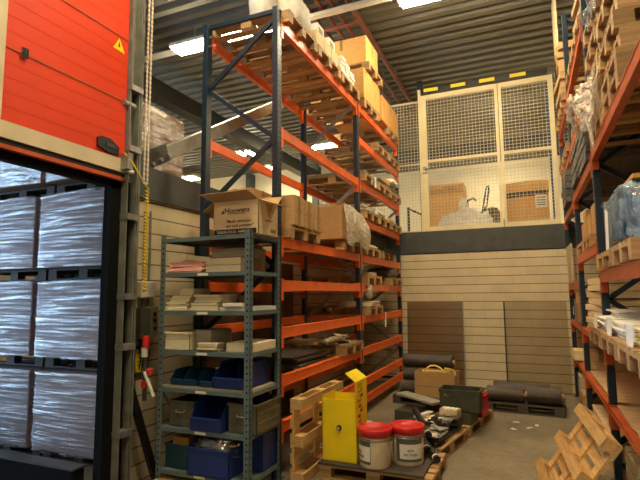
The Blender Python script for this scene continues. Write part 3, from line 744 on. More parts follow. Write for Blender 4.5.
open_bin('small blue bin, second in the row from the shelf post', (sx(190), 3.62, z), (.14, .24, .125), 'bin_mid', group='small blue bins')
open_bin('small blue bin touching the large blue one', (sx(205.5), 3.60, z), (.13, .22, .12), 'bin_mid', group='small blue bins')
lb = open_bin('large blue bin at the end of the row of small blue ones', (sx(228), 3.68, z), (.30, .40, .21), 'bin_blue')
B(-.004, .004, -.05, .19, .01, .17).build('divider', 'bin_mid', lb)
def metal_bin(label, loc, size, mat, rz=0):
    a, b, h = size; t = tray('metal_bin', label, loc, size, mat, .01, 'bin', rz)
    MB().box(-.06, .06, -b / 2 - .006, -b / 2, h * .45, h * .78).build('handle_plate', mat, t)
    MB().tube([(-.045, -b / 2 - .006, h * .66), (-.04, -b / 2 - .025, h * .58), (.04, -b / 2 - .025, h * .58), (.045, -b / 2 - .006, h * .66)], .006, 6).build('handle', 'galv', t)
    for k in (.3, .6): MB().box(a / 2, a / 2 + .004, -b / 2 + .03, b / 2 - .03, h * k, h * k + .015).build('rib', mat, t)
    return t
z = SZ[5] + .001
metal_bin('grey metal bin at the post end of the lower shelf', (sx(178.5) + .035, 3.65, z), (.26, .33, .215), 'bin_metal')
b2 = open_bin('blue bin between the two grey metal bins', (sx(210), 3.62, z), (.31, .38, .25), 'bin_blue')
metal_bin('long grey metal bin jutting from the open end of the shelf', (-2.19, 3.69, z), (.27, .41, .235), 'bin_metal')
z = SZ[6] + .001
tb = tray('plastic_bin', 'dark teal bin on the bottom shelf', (sx(174.5) + .06, 3.66, z), (.29, .34, .20), 'bin_teal', .008, 'bin')
carton((sx(174) + .02, 3.62, z + .006), (.17, .12, .235), 'small brown carton standing in the teal bin', 'card_orange', None)
b3 = tray('plastic_bin', 'mid blue bin heaped with shiny foil on the bottom shelf', (sx(213), 3.58, z), (.40, .32, .22), 'bin_blue', .008, 'bin')
lump('foil_heap', 'crumpled silver foil heaped in the mid blue bin', 'foil', (sx(214), 3.58, z + .085), (.185, .14, .108), 'foil', .7, .3, 9, 4, n=40, m=24)
b4 = tray('plastic_bin', 'blue bin at the open end of the bottom shelf, behind the foil bin', (-2.22, 3.80, z), (.22, .24, .30), 'bin_blue', .008, 'bin')
lump('plastic_scrap', 'grey scrap bunched in the rear blue bin on the bottom shelf', 'scrap', (-2.22, 3.80, z + .14), (.09, .10, .09), 'scrap', .7, .3, 8, 8)
carton((sx(186), 3.46, .001), (.5, .3, .10), 'flat brown carton on the floor under the bottom shelf', 'card', None)

# ------------------------------------------------------------------ dock: film-wrapped loads
def wrapped(loc, size, label, mat='load', rz=0, group='film-wrapped pallet loads'):
    a, b, h = size
    t = thing('wrapped_pallet_load', label, 'load', loc, rz, group)
    B(-a / 2, a / 2, -b / 2, b / 2, 0, h).build('carton_block', mat, t, bevel=.012)
    mb = MB()
    def side(p, q, nrm):
        p, q, nrm = Vector(p), Vector(q), Vector(nrm)
        def f(u, v):
            k = p.lerp(q, u); zz = v * (h + .01)
            e = .012 + .035 * math.sin(math.pi * u) ** .8 + .004 * mnoise.noise(Vector((k.x * 3 + loc[0] * 7, k.y * 3 + zz, zz * 26 + loc[2] * 9))) + .002 * mnoise.noise(Vector((k.x * 9, k.y * 9, zz * 60)))
            return k + nrm * e + Vector((0, 0, zz))
        mb.grid(f, 24, 60)
    A = (-a / 2, -b / 2, 0), (a / 2, -b / 2, 0), (a / 2, b / 2, 0)
    side(A[0], A[1], (0, -1, 0)); side(A[1], A[2], (.6, 0, 0)); side((-a / 2, b / 2, 0), (-a / 2, -b / 2, 0), (-.6, 0, 0))
    mb.grid(lambda u, v: Vector((-a / 2 + a * u, -b / 2 + b * v, h + .012 + .006 * mnoise.noise(Vector((u * 8, v * 8, loc[2]))))), 16, 16)
    mb.build('stretch_wrap', 'stretch' if mat == 'load' else 'stretch_brown', t)
    return t
rowz = (.02, .93, 1.84, 2.752)
rn = ('bottom', 'second', 'third', 'top')
for k, z in enumerate(rowz):
    for c, x in enumerate((-4.22, -5.28)):
        xx = x + (.04 if k == 3 else 0) - .02 * (k == 2) + .03 * (k == 0)
        cn = ('stack next to the dark jamb', 'stack farther from the dark jamb')[c]
        pallet((xx, 4.02, z - .019), '%s pallet of the film-wrapped %s' % (rn[k], cn), rot=0, kind='wood_dark')  # dark wood stands in for shadow and film between the stacked loads
        wrapped((xx, 4.02, z + .11), (.98, 1.0, .765 if k < 3 else .83), '%s film-wrapped load of the %s' % (rn[k], cn) if not (k == 3 and c == 0) else 'film-wrapped brown load towering above the block wall', 'load' if k < 3 else 'load_brown')

# ------------------------------------------------------------------ cage on the mezzanine
CY = WY + .06; CZ = 2.792
cg = thing('mesh_cage', 'cream wire mesh cage front on the edge of the mezzanine', 'cage', (0, CY, CZ))
def fr(x0, x1, z0, z1, w=.05): return B(x0, x1, -w / 2, w / 2, z0, z1)
H = 2.65
def mesh_panel(x0, x1, z0, z1, pitch=.062, r=.0038):
    mb = MB(); x = x0 + pitch / 2
    while x < x1: mb.box(x - r, x + r, -r, r, z0, z1); x += pitch
    z = z0 + pitch / 2
    while z < z1: mb.box(x0, x1, -r - .006, r - .006, z - r, z + r); z += pitch
    return mb
for x0, x1, z0, z1 in ((-1.79, -1.74, 0, H + .13), (-1.74, -1.64, 0, H), (-.40, -.345, 0, H), (-.335, -.28, 0, H), (.49, .57, 0, H)):
    fr(x0, x1, z0, z1).build('frame_post', 'cage', cg, bevel=.004)
for x0, x1 in ((-1.64, -.40), (-.28, .49)):
    for z in (0, 1.32, H - .09): fr(x0, x1, z, z + (.09 if z != 1.32 else .05)).build('frame_rail', 'cage', cg)
    mesh_panel(x0, x1, .09, H - .09).build('wire_mesh', 'wire', cg)
fr(-3.1, -1.8, 2.53, 2.56, .03).build('frame_rail', 'wire', cg); fr(-3.1, -1.8, 1.3, 1.33, .03).build('frame_rail', 'wire', cg); fr(-3.1, -1.8, 0, .03, .03).build('frame_rail', 'wire', cg)
mesh_panel(-3.1, -1.8, .03, 2.55).build('wire_mesh', 'wire', cg)
fr(.6, 2.6, 2.6, 2.66, .05).build('frame_rail', 'galv', cg); mesh_panel(.6, 2.6, .03, 2.6).build('wire_mesh', 'wire', cg)
lk_ = B(-1.73, -1.66, -.06, -.025, 1.12, 1.24).build('gate_lock', 'galv', cg)
MB().tube([(-1.68, -.06, 1.18), (-1.68, -.09, 1.18), (-1.60, -.09, 1.18)], .01, 6).build('handle', 'black', lk_)
B(.455, .485, .03, .06, 0, H).build('blue_post', 'bin_mid', cg)
hz = thing('hazard_rail', 'black rail with four yellow bands above the mesh cage', 'rail', (0, CY + .09, CZ + 2.72))
B(-1.76, .5, -.05, .05, .0, .095).build('rail', 'black', hz)
for x in (-1.68, -1.17, -.65, -.12): B(x, x + .27, -.06, -.05, .02, .085).build('yellow_band', 'yellow', hz)
for x in (-1.6, .3): B(x, x + .05, -.04, .04, -.07, 0).build('bracket', 'black', hz)
mz = CZ - .03
t = carton((-1.46, 10.0, mz), (.76, .5, 1.06), 'tall golden cardboard box behind the cage gate', 'card_orange', None)
B(-.05, .36, -.2505, -.25, .96, 1.0).build('print', 'tape', t)
cg2 = thing('octagonal_box', 'large golden box with a dark band and white sheet in the narrow cage bay', 'box', (.06, 9.75, mz))
oc = [(-.38, -.18), (-.02, -.30), (.36, -.22), (.36, .2), (-.1, .3), (-.38, .2)]
MB().plate([(x, y, 0) for x, y in oc], .62).build('body', 'card_orange', cg2)
MB().plate([(x * 1.03, y * 1.03, .72) for x, y in oc], .18).build('lid', 'card_orange', cg2)
MB().plate([(x * .97, y * .97, .61) for x, y in oc], .12).build('dark_band', 'wood_dark', cg2)
ps = MB().plate([(.13, -.274, .40), (.33, -.23, .40), (.33, -.23, .64), (.13, -.274, .64)], .003).build('paper_sheet', 'paper', cg2)
for i in range(4):
    zz = .58 - i * .045
    MB().plate([(.15, -.276, zz), (.30, -.243, zz), (.30, -.243, zz + .012), (.15, -.276, zz + .012)], .002).build('text_line', 'ink', ps)
bg = thing('bulk_bag', 'slumped white bulk bag with blue loops lying in the cage', 'bag', (-1.0, 9.42, mz))
MB().blob((-.02, 0, .0), (.52, .22, .42), .9, 44, 24, .30, 5, 0.0, 12).build('body', 'sack', bg)
MB().tube([(.02, 0, .28), (0, -.02, .5), (.03, -.02, .62), (.13, -.03, .65), (.18, -.03, .6)], .022).build('loop', 'bin_mid', bg)
MB().tube([(.25, 0, .25), (.32, 0, .6), (.37, 0, .85), (.40, 0, .87), (.41, 0, .8), (.36, 0, .5), (.30, 0, .28)], .016).build('loop', 'bin_mid', bg)
MB().blob((-.05, 0, .45), (.10, .06, .22), .8, 16, 10, .2, 5, None, 3).build('sleeve', 'sack', bg)
lump('grey_tarp', 'crumpled grey tarpaulin behind the bulk bag in the cage', 'tarpaulin', (-.62, 10.0, mz), (.25, .2, .56), 'grey_felt', .8, .25, 4, 21, flat=-.0)
hr = thing('handrail', 'thin dark handrail on the mezzanine behind the side mesh panel', 'handrail', (-2.2, 9.8, mz))
MB().cyl((0, 0, 0), (0, 0, .65), .025, 8).build('post', 'dark_steel', hr); MB().cyl((0, 0, .62), (.34, .1, .45), .02, 8).build('rail', 'dark_steel', hr)
struct(B(-2.02, -1.9, 10.2, 10.32, mz, 6.25).build('pillar_4', 'dark_steel'))

# ------------------------------------------------------------------ back wall: leaning acrylic sheets, film rolls
def sheet(label, x0, x1, mat):
    t = thing('acrylic_sheet', label, 'sheet', (0, WY - .12, .003))
    t.rotation_euler = (R(-4), 0, 0)
    B(x0, x1, -.004, .004, 0, 1.49).build('pane', mat, t)
    return t
t = sheet('dark smoked acrylic sheet leaning on the block wall behind the rope box', -2.1, -1.09, 'acrylic_dark')
B(-1.105, -1.085, -.006, .006, 0, 1.49).build('edge', 'galv', t)
t = sheet('clear acrylic sheet leaning on the block wall behind the film rolls', -.41, .56, 'acrylic')
B(-.42, -.40, -.006, .006, 0, 1.49).build('edge', 'black', t)
pallet((-.13, 7.70, 0), 'low pallet under the film rolls before the back wall', R(-4), kind='wood_dark')
def roll(label, x0, x1, y, z, r):
    t = thing('film_roll', label, 'roll', (x0, y, z), R(-4), 'rolls of film')
    MB().cyl((0, 0, 0), (x1 - x0, 0, 0), r, 28).build('film', 'film_body', t)
    MB().cyl((-.03, 0, 0), (x1 - x0 + .03, 0, 0), r * .35, 16).build('core', 'card', t)
    MB().grid(lambda u, v: Vector(((x1 - x0) * u, -math.sin((v - .3) * 2.2) * (r + .006 + .004 * mnoise.noise(Vector((u * 6, v * 5, x0)))), math.cos((v - .3) * 2.2) * (r + .006 + .03 * v * (1 - v)))), 18, 14).build('loose_wrap', 'haze_film', t)
    return t
M['film_body'] = paint('dark_film_roll', (.05, .036, .024), .8, var=.4, scale=9)
roll('dark film roll lying on the low pallet nearer the rope box', -.62, -.14, 7.50, PH + .10, .10)
roll('dark film roll lying on the low pallet nearer the right-hand rack'.replace('right-hand', 'timber-stacked'), -.09, .33, 7.46, PH + .12, .12)
roll('dark film roll at the back of the low pallet against the clear sheet', -.55, .2, 7.80, PH + .11, .11)
pallet((-1.45, 7.72, 0), 'low pallet of film rolls behind the rope box', R(-4), kind='wood_dark')
roll('dark film roll on the low pallet behind the rope box, lower front one', -1.86, -1.06, 7.50, PH + .105, .105)
roll('dark film roll on the low pallet behind the rope box, lower rear one', -1.86, -1.06, 7.75, PH + .105, .105)
roll('dark film roll behind the rope box, resting on the two lower ones', -1.84, -1.08, 7.62, PH + .285, .10)
roll('topmost dark film roll of the pile behind the rope box', -1.85, -1.1, 7.66, PH + .485, .10)
for i, (x, y) in enumerate(((-.28, 6.85), (-.1, 6.6), (.02, 6.75), (-.22, 6.5))):
    tag(MB().plate([(0, 0, 0), (.09, .01, 0), (.07, .05, 0), (.01, .04, 0)], .003).build('paper_scrap', 'paper'), 'pale paper scrap lying on the concrete before the film roll pallet', 'scrap', 'floor scraps', (x, y, .001), i * .7)

# ------------------------------------------------------------------ yellow box, buckets and their pallet
pallet((-1.32, 4.56, 0), 'dark-topped pallet under the yellow box and the two buckets')
bd = tag(B(-.51, .44, -.38, .40, 0, .022).build('dark_board', 'wood_dark', bevel=.004), 'dark weathered board lying on the pallet under the buckets', 'board', loc=(-1.32, 4.56, PH))
PZ = PH + .024
yb = thing('yellow_cabinet', 'open yellow sheet metal box with a round knob and tall folded side', 'box', (-1.645, 4.25, PZ))
a, b, h, th = .165, .32, .545, .006
B(-a, a, 0, th, 0, h).build('front_panel', 'yellow', yb, bevel=.002)
mb = MB().box(-a, -a + th, 0, b, 0, h + .02); mb.box(-a, a, b - th, b, 0, h).box(-a, a, 0, b, 0, th); mb.build('body', 'yellow', yb)
B(a - th, a, 0, b, 0, h + .16).build('side_panel', 'yellow', yb)
MB().plate([(a, 0, h + .16), (a, b, h + .16), (a - .10, b - .01, h + .235), (a - .10, .0, h + .235)], -.005).build('folded_flap', 'yellow', yb)
kn = MB().cyl((0, 0, .295), (0, -.012, .295), .024, 18).build('knob', 'black', yb)
MB().cyl((0, -.012, .295), (0, -.022, .295), .015, 14).build('knob_cap', 'chrome', kn)
for i in range(9):
    text(('C U 2', 'k. 12', 'Luca', '7 x 3', 'afm', '18-2', 'Wit', 'n.5', 'Roy')[i], .05, 'ink', yb, Matrix.Translation((a + .001, .04 + .03 * (i % 3), h + .10 - i * .045)) @ FACE_AISLE, italic=.2, name='handwriting')
def bucket(label, x, y, rz, txt):
    t = thing('bucket', label, 'bucket', (x, y, PZ), rz, 'white buckets')
    r = .135
    MB().lathe([(r * .90, 0), (r * .93, .01), (r * .97, .19), (r * .97, .225), (0, .225)], n=40).build('body', 'bucket', t)
    ld = MB().lathe([(r * 1.0, .222), (r * 1.06, .222), (r * 1.06, .265), (r * 1.02, .273), (r * .94, .273), (r * .92, .258), (0, .256)], n=40).build('lid', 'red', t)
    MB().tube([(r * .99 * math.cos(q * math.pi / 10), r * .99 * math.sin(q * math.pi / 10), .195) for q in range(0, 21)], .004, 5).build('wire_handle', 'galv', t)
    def patch(a0, a1, z0, z1, off, mat, nm, par):
        mb = MB().grid(lambda u, v: Vector(((r * (.93 + .04 * (z0 + (z1 - z0) * v) / .19) + off) * math.sin(a0 + (a1 - a0) * u), -(r * (.93 + .04 * (z0 + (z1 - z0) * v) / .19) + off) * math.cos(a0 + (a1 - a0) * u), z0 + (z1 - z0) * v)), 24, 2)
        return mb.build(nm, mat, par)
    lab = patch(-.85, .95, .03, .205, .0015, 'label_grey', 'label', t)
    patch(-.60, .92, .05, .155, .003, 'paper', 'label_field', lab)
    for body, zz, s in txt:
        n = len(body); st = s * .62
        for i, chh in enumerate(body):
            if chh == ' ': continue
            an = (i - (n - 1) / 2) * st / r + .1
            text(chh, s, 'ink', lab, Matrix.Rotation(an, 4, 'Z') @ Matrix.Translation((0, -r * .97 - .004, zz)) @ FACE_CAM, align='CENTER')
    t.scale = (1.08, 1.08, 1.19)
    return t
bucket('white bucket with red lid standing against the yellow box', -1.325, 4.30, -.95, (('ACTA', .105, .022), ('POLYVLOER', .075, .02)))
bucket('white bucket with red lid farther from the yellow box', -1.075, 4.485, .30, (('ACTA', .105, .022), ('POLYVLOER', .075, .02)))
# pallet standing on edge against the rack
pallet((-1.885, 4.50, .362), 'light pallet standing on its long edge against the tall rack', rot=(R(-90), R(0), R(90)), kind='wood_new')
# tipped pallet on the other side
tp = pallet((.215, 4.70, .315), 'fresh pallet tipped up on edge against the timber-stacked rack', rot=(0, 0, 0), kind='wood_new')
ax = Vector((-.09, 1, .03)).normalized(); up = Vector((.52, 0, .74)).normalized(); up = (up - ax * up.dot(ax)).normalized()
nz = ax.cross(up).normalized()
if nz.z > 0: nz = -nz
yy = nz.cross(ax)
m3 = Matrix((ax, yy, nz)).transposed()
tp.rotation_euler = m3.to_euler()

# ------------------------------------------------------------------ scrap pallets in the aisle
an = R(-10.7); ca, sa = math.cos(an), math.sin(an)
def loc2(c, u, v, z): # u across, v along
    return (c[0] + u * ca - v * sa, c[1] + u * sa + v * ca, z)
c1 = (-1.165, 5.40); c2 = (-.965, 6.50)
pallet((c1[0], c1[1], 0), 'pallet of scrap electronics in the aisle beside the buckets', an + R(90))
pallet((c2[0], c2[1], 0), 'pallet under the rope box and the red crate in the aisle', an + R(90))
z = PH + .001
def place(mb, name, mat, label, cat, c, u, v, zz, rot=(0, 0, 0), group=None, bevel=.003):
    o = mb.build(name, mat, bevel=bevel); p = loc2(c, u, v, zz)
    return tag(o, label, cat, group, p, rot=(rot[0], rot[1], rot[2] + an))
place(B(-.33, .31, -.22, .26, 0, .12), 'dark_crate', 'black', 'low dark crate under the grey board and rope box', 'crate', c2, -.04, .22, z)
place(B(-.18, .18, -.2, .2, 0, .13), 'grey_crate', 'bin_dark', 'low grey-green crate under the pale slatted board', 'crate', c2, -.53, -.02, .001)
place(MB().box(-.34, .30, -.10, .10, 0, .03), 'slatted_board', 'scrap', 'pale slatted board sticking out beside the rope box', 'board', c2, -.44, .0, z + .128, (0, .05, -.35))
rb = thing('rope_box', 'open brown cardboard box holding yellow rope on the aisle pallet', 'box', (-1.22, 6.90, z + .123), an + R(8))
a, b, h, th = .27, .17, .34, .005
MB().box(-a, a, -b, -b + th, 0, h).box(-a, a, b - th, b, 0, h).box(-a, -a + th, -b, b, 0, h).box(a - th, a, -b, b, 0, h).box(-a, a, -b, b, 0, th).build('carton', 'card', rb)
MB().box(-a - .001, a + .001, -b - .0012, -b, .14, .155).build('seam_tape', 'tape', rb)
rp = MB(); pts = []
for i in range(160):
    q = i / 159; th_ = q * 34; rr = .10 + .05 * math.sin(q * 17)
    pts.append((.0 + rr * 1.3 * math.cos(th_), rr * .8 * math.sin(th_), .26 + .07 * math.sin(q * 23) + .02 * math.cos(th_ * 1.7)))
o = MB().tube(pts, .012, 6); o.tube([(-.16, -.09, .30), (-.13, -.1, .36), (-.07, -.1, .41), (0, -.1, .42), (.07, -.1, .39), (.12, -.1, .33), (.14, -.1, .28)], .014, 6)
for k in range(5): o.tube([(.10 + .02 * k, -.05 - .02 * k, .30), (.13 + .025 * k, -.08 - .02 * k, .39), (.18 + .02 * k, -.09 - .02 * k, .385), (.22 + .015 * k, -.10 - .01 * k, .31)], .012, 6)
ro = tag(o.build('yellow_rope', 'rope'), 'yellow rope coiled in the open brown box', 'rope', loc=(-1.22, 6.90, z + .123), rz=an + R(8))
gb = thing('metal_bin', 'dark grey-green metal bin standing before the rope box', 'bin', (-.82, 6.22, z + .125), an + R(9))
a, b, h, th = .23, .15, .25, .005
MB().box(-a, a, -b, -b + th, 0, h).box(-a, a, b - th, b, 0, h).box(-a, -a + th, -b, b, 0, h).box(a - th, a, -b, b, 0, h).box(-a, a, -b, b, 0, th).build('body', 'bin_dark', gb)
MB().box(-a - .01, a + .01, -b - .01, -b, h - .03, h).box(-a - .01, a + .01, b, b + .01, h - .03, h).box(-a - .01, -a, -b, b, h - .03, h).box(a, a + .01, -b, b, h - .03, h).build('rim', 'bin_dark', gb)
MB().tube([(-.17, -b, .2), (-.15, -b - .02, .17), (-.12, -b - .02, .19)], .006, 6).build('handle', 'galv', gb)
B(-.12, .18, -b - .003, -b, .02, .2).build('panel', 'bin_dark', gb)
place(B(-.20, .16, -.14, .14, 0, .12), 'dark_crate', 'bin_dark', 'low dark crate under the grey-green metal bin', 'crate', c2, .20, -.30, z)
rc = tray('red_crate', 'red plastic crate on the aisle pallet beside the metal bin', loc2(c2, .315, .12, z), (.12, .30, .25), 'red', .01, 'crate', an)
# electronics scrap on the nearer pallet
place(B(-.30, .30, -.40, .42, 0, .05), 'dark_tray', 'black', 'wide black tray under the scrap electronics', 'tray', c1, .0, .06, z)
kt = thing('equipment_tray', 'black tray with a pale rim and small white parts on the aisle pallet', 'tray', loc2(c1, .17, -.20, z + .052), an)
mb = MB().box(-.16, .16, -.12, .12, 0, .012)
for x0, x1, y0, y1 in ((-.17, .17, -.13, -.115), (-.17, .17, .115, .13), (-.17, -.155, -.13, .13), (.155, .17, -.13, .13)): mb.box(x0, x1, y0, y1, 0, .05)
mb.build('pan', 'black', kt)
mb = MB()
for x0, x1, y0, y1 in ((-.175, .175, -.135, -.125), (-.175, .175, .125, .135), (-.175, -.165, -.135, .135), (.165, .175, -.135, .135)): mb.box(x0, x1, y0, y1, .05, .056)
mb.build('rim', 'scrap', kt)
for x, y in ((-.08, .03), (.0, -.01), (.05, -.02), (.09, -.01)): MB().blob((x, y, .026), (.025, .012, .014), .8, 10, 6).build('white_part', 'paper', kt)
sm = ('scrap', 'paper', 'cream', 'black', 'scrap', 'cream', 'black', 'scrap', 'paper', 'black', 'scrap', 'cream')
rs = random.Random(11)
for i in range(22):
    u = rs.uniform(-.05, .30); v = rs.uniform(-.06, .34)
    w, l = rs.uniform(.05, .12), rs.uniform(.035, .075)
    mb = B(-w, w, -l, l, 0, .02)
    if i % 3 == 0: mb.box(-w * .5, w * .5, -l * .6, l * .6, .02, .04)
    place(mb, 'scrap_casing', sm[i % 12], 'loose grey or cream equipment casing in the scrap heap on the aisle pallet', 'casing', c1, u, v, z + .055 + .013 * (i % 10) * (1.2 - abs(v - .15) * 2), (rs.uniform(-.25, .25), rs.uniform(-.3, .3), rs.uniform(-1.2, 1.2)), 'scrap casings')
sb = thing('small_box', 'small pale box of white parts on the scrap heap before the metal bin', 'box', loc2(c1, .21, .40, z + .14), an)
MB().box(-.10, .10, -.07, -.066, 0, .09).box(-.10, .10, .066, .07, 0, .09).box(-.10, -.096, -.07, .07, 0, .09).box(.096, .10, -.07, .07, 0, .09).box(-.1, .1, -.07, .07, 0, .05).build('carton', 'card_pale', sb)
for i in range(7): MB().blob((-.075 + .025 * i, .01 * (-1) ** i, .085), (.02, .03, .016), .8, 10, 6).build('white_part', 'paper', sb)
place(B(-.15, .15, -.09, .09, 0, .085), 'dark_crate', 'black', 'dark crate under the small pale box of white parts', 'crate', c1, .18, .38, z + .052)
for i, (p, q) in enumerate((((-1.2, 5.37, .40), (-.97, 4.93, .27)), ((-1.25, 5.10, .32), (-.93, 4.66, .21)), ((-1.1, 5.02, .26), (-.83, 4.56, .17)))):
    p, q = Vector(p), Vector(q)
    t = thing('black_tube', ('upper black tube with a pale end ring leaning on the scrap heap', 'black tube with a pale end ring lying lowest beside the bucket', 'black tube tucked behind the bucket lid')[i], 'tube', q, 0, 'black tubes')
    MB().cyl((0, 0, 0), p - q, .032, 14).build('tube', 'black', t)
    dd = (p - q).normalized(); MB().cyl(dd * .03, dd * .045, .035, 14).build('ring', 'paper', t)
tag(B(-.12, .12, -.1, .1, 0, .02).build('wood_offcut', 'wood_new'), 'pale wood offcut on the floor behind the bucket', 'offcut', loc=(-1.45, 5.15, .001), rz=.4)
tag(MB().plate([(0, 0, 0), (.16, .03, 0), (.14, .14, 0), (-.02, .1, 0)], .004).build('card_scrap', 'card_pale'), 'pale card scrap lying on the floor by the rack behind the yellow box', 'scrap', loc=(-2.05, 6.1, .002), rot=(.0, 0, .5))

# ------------------------------------------------------------------ right rack contents
RXC = 1.08
def rp_(y, z, label, x=RXC, kind='wood'): return pallet((x, y, z + .002), label, kind=kind)
# bay one (next to the camera): plank level with white sheets
for i, y in enumerate((4.63, 3.88, 3.13)):
    w = ('first from the navy upright', 'second from the navy upright', 'third from the navy upright')[i]
    rp_(y, 1.222, 'wooden pallet of board stacks, ' + w, .985)
    stackthing('board_stack', 'stack of pale boards with a white sheet, ' + w, 'boards', (.95, y, 1.224 + PH), (.86, .62, .09), 5, 'cream' if i == 2 else 'paper', jit=.012)
    tag(MB().plate([(0, -.10, .10), (0, .10, .10), (-.012, .10, -.08), (-.012, -.10, -.08)], .002).build('paper_sheet', 'paper'), 'white sheet hanging over the board stack, ' + w, 'paper', loc=(.505, y + .05, 1.30 + PH - .06), group='white sheets on board stacks')
stackthing('paper_stack', 'white paper bundle on the first board stack from the navy upright', 'papers', (.76, 4.66, 1.224 + PH + .091), (.3, .36, .06), 4, 'paper', jit=.03)
# big level 1.83: pallet with blue-film load
ep = rp_(4.42, 1.83, 'wooden pallet under the blue film-covered load', 1.06)
rp_(3.6, 1.83, 'wooden pallet with a stamped end block beside the blue film load', 1.06)
tx = text('EPAL', .045, 'ink', ep, Matrix.Translation((-.512, -.30, .045)) @ FACE_LEFT, name='brand_stamp', align='CENTER')
bl = thing('film_covered_load', 'blue film-covered load with a golden top and white document on the rack pallet', 'load', (1.08, 4.28, 1.832 + PH))
MB().blob((0, 0, .235), (.45, .50, .235), .42, 40, 26, .07, 5, -.232, 31).build('core', 'bin_teal', bl)
MB().blob((0, 0, .24), (.47, .52, .25), .42, 60, 40, .08, 7, -.238, 31).build('film', 'blue_film', bl)
B(-.38, .42, -.42, .44, .47, .50).build('top_board', 'card_orange', bl)
MB().plate([(-.51, -.02, .32), (-.51, -.13, .28), (-.53, -.22, -.02), (-.53, -.09, .0)], .003).build('document', 'paper', bl)
# level 2.95: timber stack in clear film, overhanging
rp_(4.6, 2.95, 'wooden pallet on the high level carrying the film-wrapped timber', 1.1)
rp_(3.82, 2.95, 'wooden pallet on the high level next to the wrapped timber', 1.1)
tm = thing('wrapped_load', 'load in torn clear film overhanging the high beam under a stack of pallets', 'load', (1.1, 4.3, 2.952 + PH))
B(-.49, .49, -.06, .66, 0, .32).build('boards', 'card', tm)
MB().grid(lambda u, v: Vector((-.50 - .03 * math.sin(v * 3) + .02 * mnoise.noise(Vector((u * 12, v * 8, 1))), .68 - u * .8, -.01 + v * .34 + .02 * mnoise.noise(Vector((u * 9, v * 6, 4))))), 50, 14).build('side_film', 'clear_film', tm)
for k in range(8):
    for yy, w in ((4.58, 'next to the navy upright'), (3.82, 'farther from the navy upright')):
        if yy > 4 and k > 5: continue
        pallet((1.1 + .03 * (k % 2), yy, (3.403 if yy > 4 else 3.0785) + k * .1265), ('lowest', 'second', 'third', 'fourth', 'fifth', 'sixth', 'seventh', 'topmost')[k] + (' pallet stacked on the film load, ' if yy > 4 else ' pallet in the high stack beside the film load, ') + w)
def fringe(u, v):
    y = .70 - u * .80; z = .40 - .08 * u - v * .50 * (1 - .45 * math.sin(u * 3.3 + .4) - .12 * math.sin(u * 17))
    x = -.55 - .15 * math.sin(v * 2.5) * (.6 + .4 * math.sin(u * 5)) 
    k = Vector((u * 6, v * 7, 3)); return Vector((x + .05 * mnoise.noise(k) + .025 * mnoise.noise(k * 3), y + .05 * mnoise.noise(k * 2 + Vector((5, 0, 0))), z + .05 * mnoise.noise(k * 1.7)))
MB().grid(fringe, 60, 40).build('torn_film', 'clear_film', tm)
MB().grid(lambda u, v: Vector((-.53 - .03 * math.sin(v * 3) + .03 * mnoise.noise(Vector((u * 8, v * 8, 1))), .10 - u * 1.0, .72 + v * (.16 + .3 * u) + .04 * mnoise.noise(Vector((u * 9, v * 6, 4))))), 40, 24).build('pale_film', 'blue_film', tm)
# bay two
for i, (y, lab) in enumerate(((5.55, 'next to the wrapped timber'), (6.35, 'halfway along the middle bay'))):
    stackthing('felt_stack', 'stack of grey felt sheets on the high level, ' + lab, 'felt', (1.06, y, 2.903), (1.02, .74, .42), 5, 'grey_felt', jit=.004)
    rp_(y, 3.53, 'empty wooden pallet two levels above, ' + lab, 1.1)
    rp_(y, 4.25, 'empty wooden pallet high up, ' + lab, 1.09)
stackthing('felt_stack', 'stack of grey felt sheets beside the far navy upright', 'felt', (1.03, 7.6, 2.853), (1.04, .8, .45), 5, 'grey_felt', jit=.004)
for y, lab in ((7.5, 'beside the third navy upright'), (8.3, 'close to the mesh cage')):
    rp_(y, 3.53, 'wooden pallet of the high far bay, ' + lab, 1.07); rp_(y, 4.25, 'wooden pallet of the highest far level, ' + lab, 1.06)
tag(B(-.015, .015, -.25, .25, 0, .9).build('standing_board', 'wood_pale'), 'tall pale board standing on the highest far level above the aisle', 'board', loc=(.56, 7.65, 5.135))
for i, (y, zz) in enumerate(((5.6, 4.38), (7.6, 4.38))):
    stackthing('board_stack', ('stack of rough boards highest on the rack by the second upright', 'stack of rough boards highest on the rack by the third upright')[i], 'boards', (1.08 - .1 * i, y, zz), (.9, .66, .5 + .25 * i), 7, 'wood', jit=.03)
rp_(5.87, 2.1, 'wooden pallet under the golden cartons behind the blue load', 1.1)
rp_(6.61, 2.1, 'wooden pallet under the last golden cartons of the middle bay', 1.1)
for i, (y, w, h) in enumerate(((5.75, .3, .33), (6.15, .3, .28), (6.55, .3, .38), (6.85, .22, .26))):
    carton((.86, y, 2.102 + PH), (.4, w, h), 'golden carton behind the blue film load, %s from the navy upright' % ('first', 'second', 'third', 'fourth')[i], 'card', 'tape', group='golden cartons in the middle bay')
carton((.9, 6.15, 2.105 + PH + .28), (.3, .26, .16), 'small golden carton on top of the second one behind the blue load', 'card_orange', 'tape')
open_bin('small dark blue bin in the middle bay under the orange beam', (.85, 5.75, 1.80), (.2, .3, .14), 'bin_blue', R(-90))
stackthing('board_stack', 'pale boards under the small dark blue bin', 'boards', (1.05, 5.9, 1.224), (.86, 1.2, .57), 8, 'card_pale', jit=.02)
lean = thing('panel_bundle', 'pale wooden panels standing upright at the far end of the rack', 'panels', (.60, 8.1, 1.782))
for i in range(4): B(-.03, .0, -.4 + i * .2, -.4 + i * .2 + .17, 0, .55).build('panel', 'wood_pale', lean)
carton((.77, 7.75, 1.226), (.34, .5, .28), 'plain brown box with a white tag on the far part of the rack', 'card_dark', None)
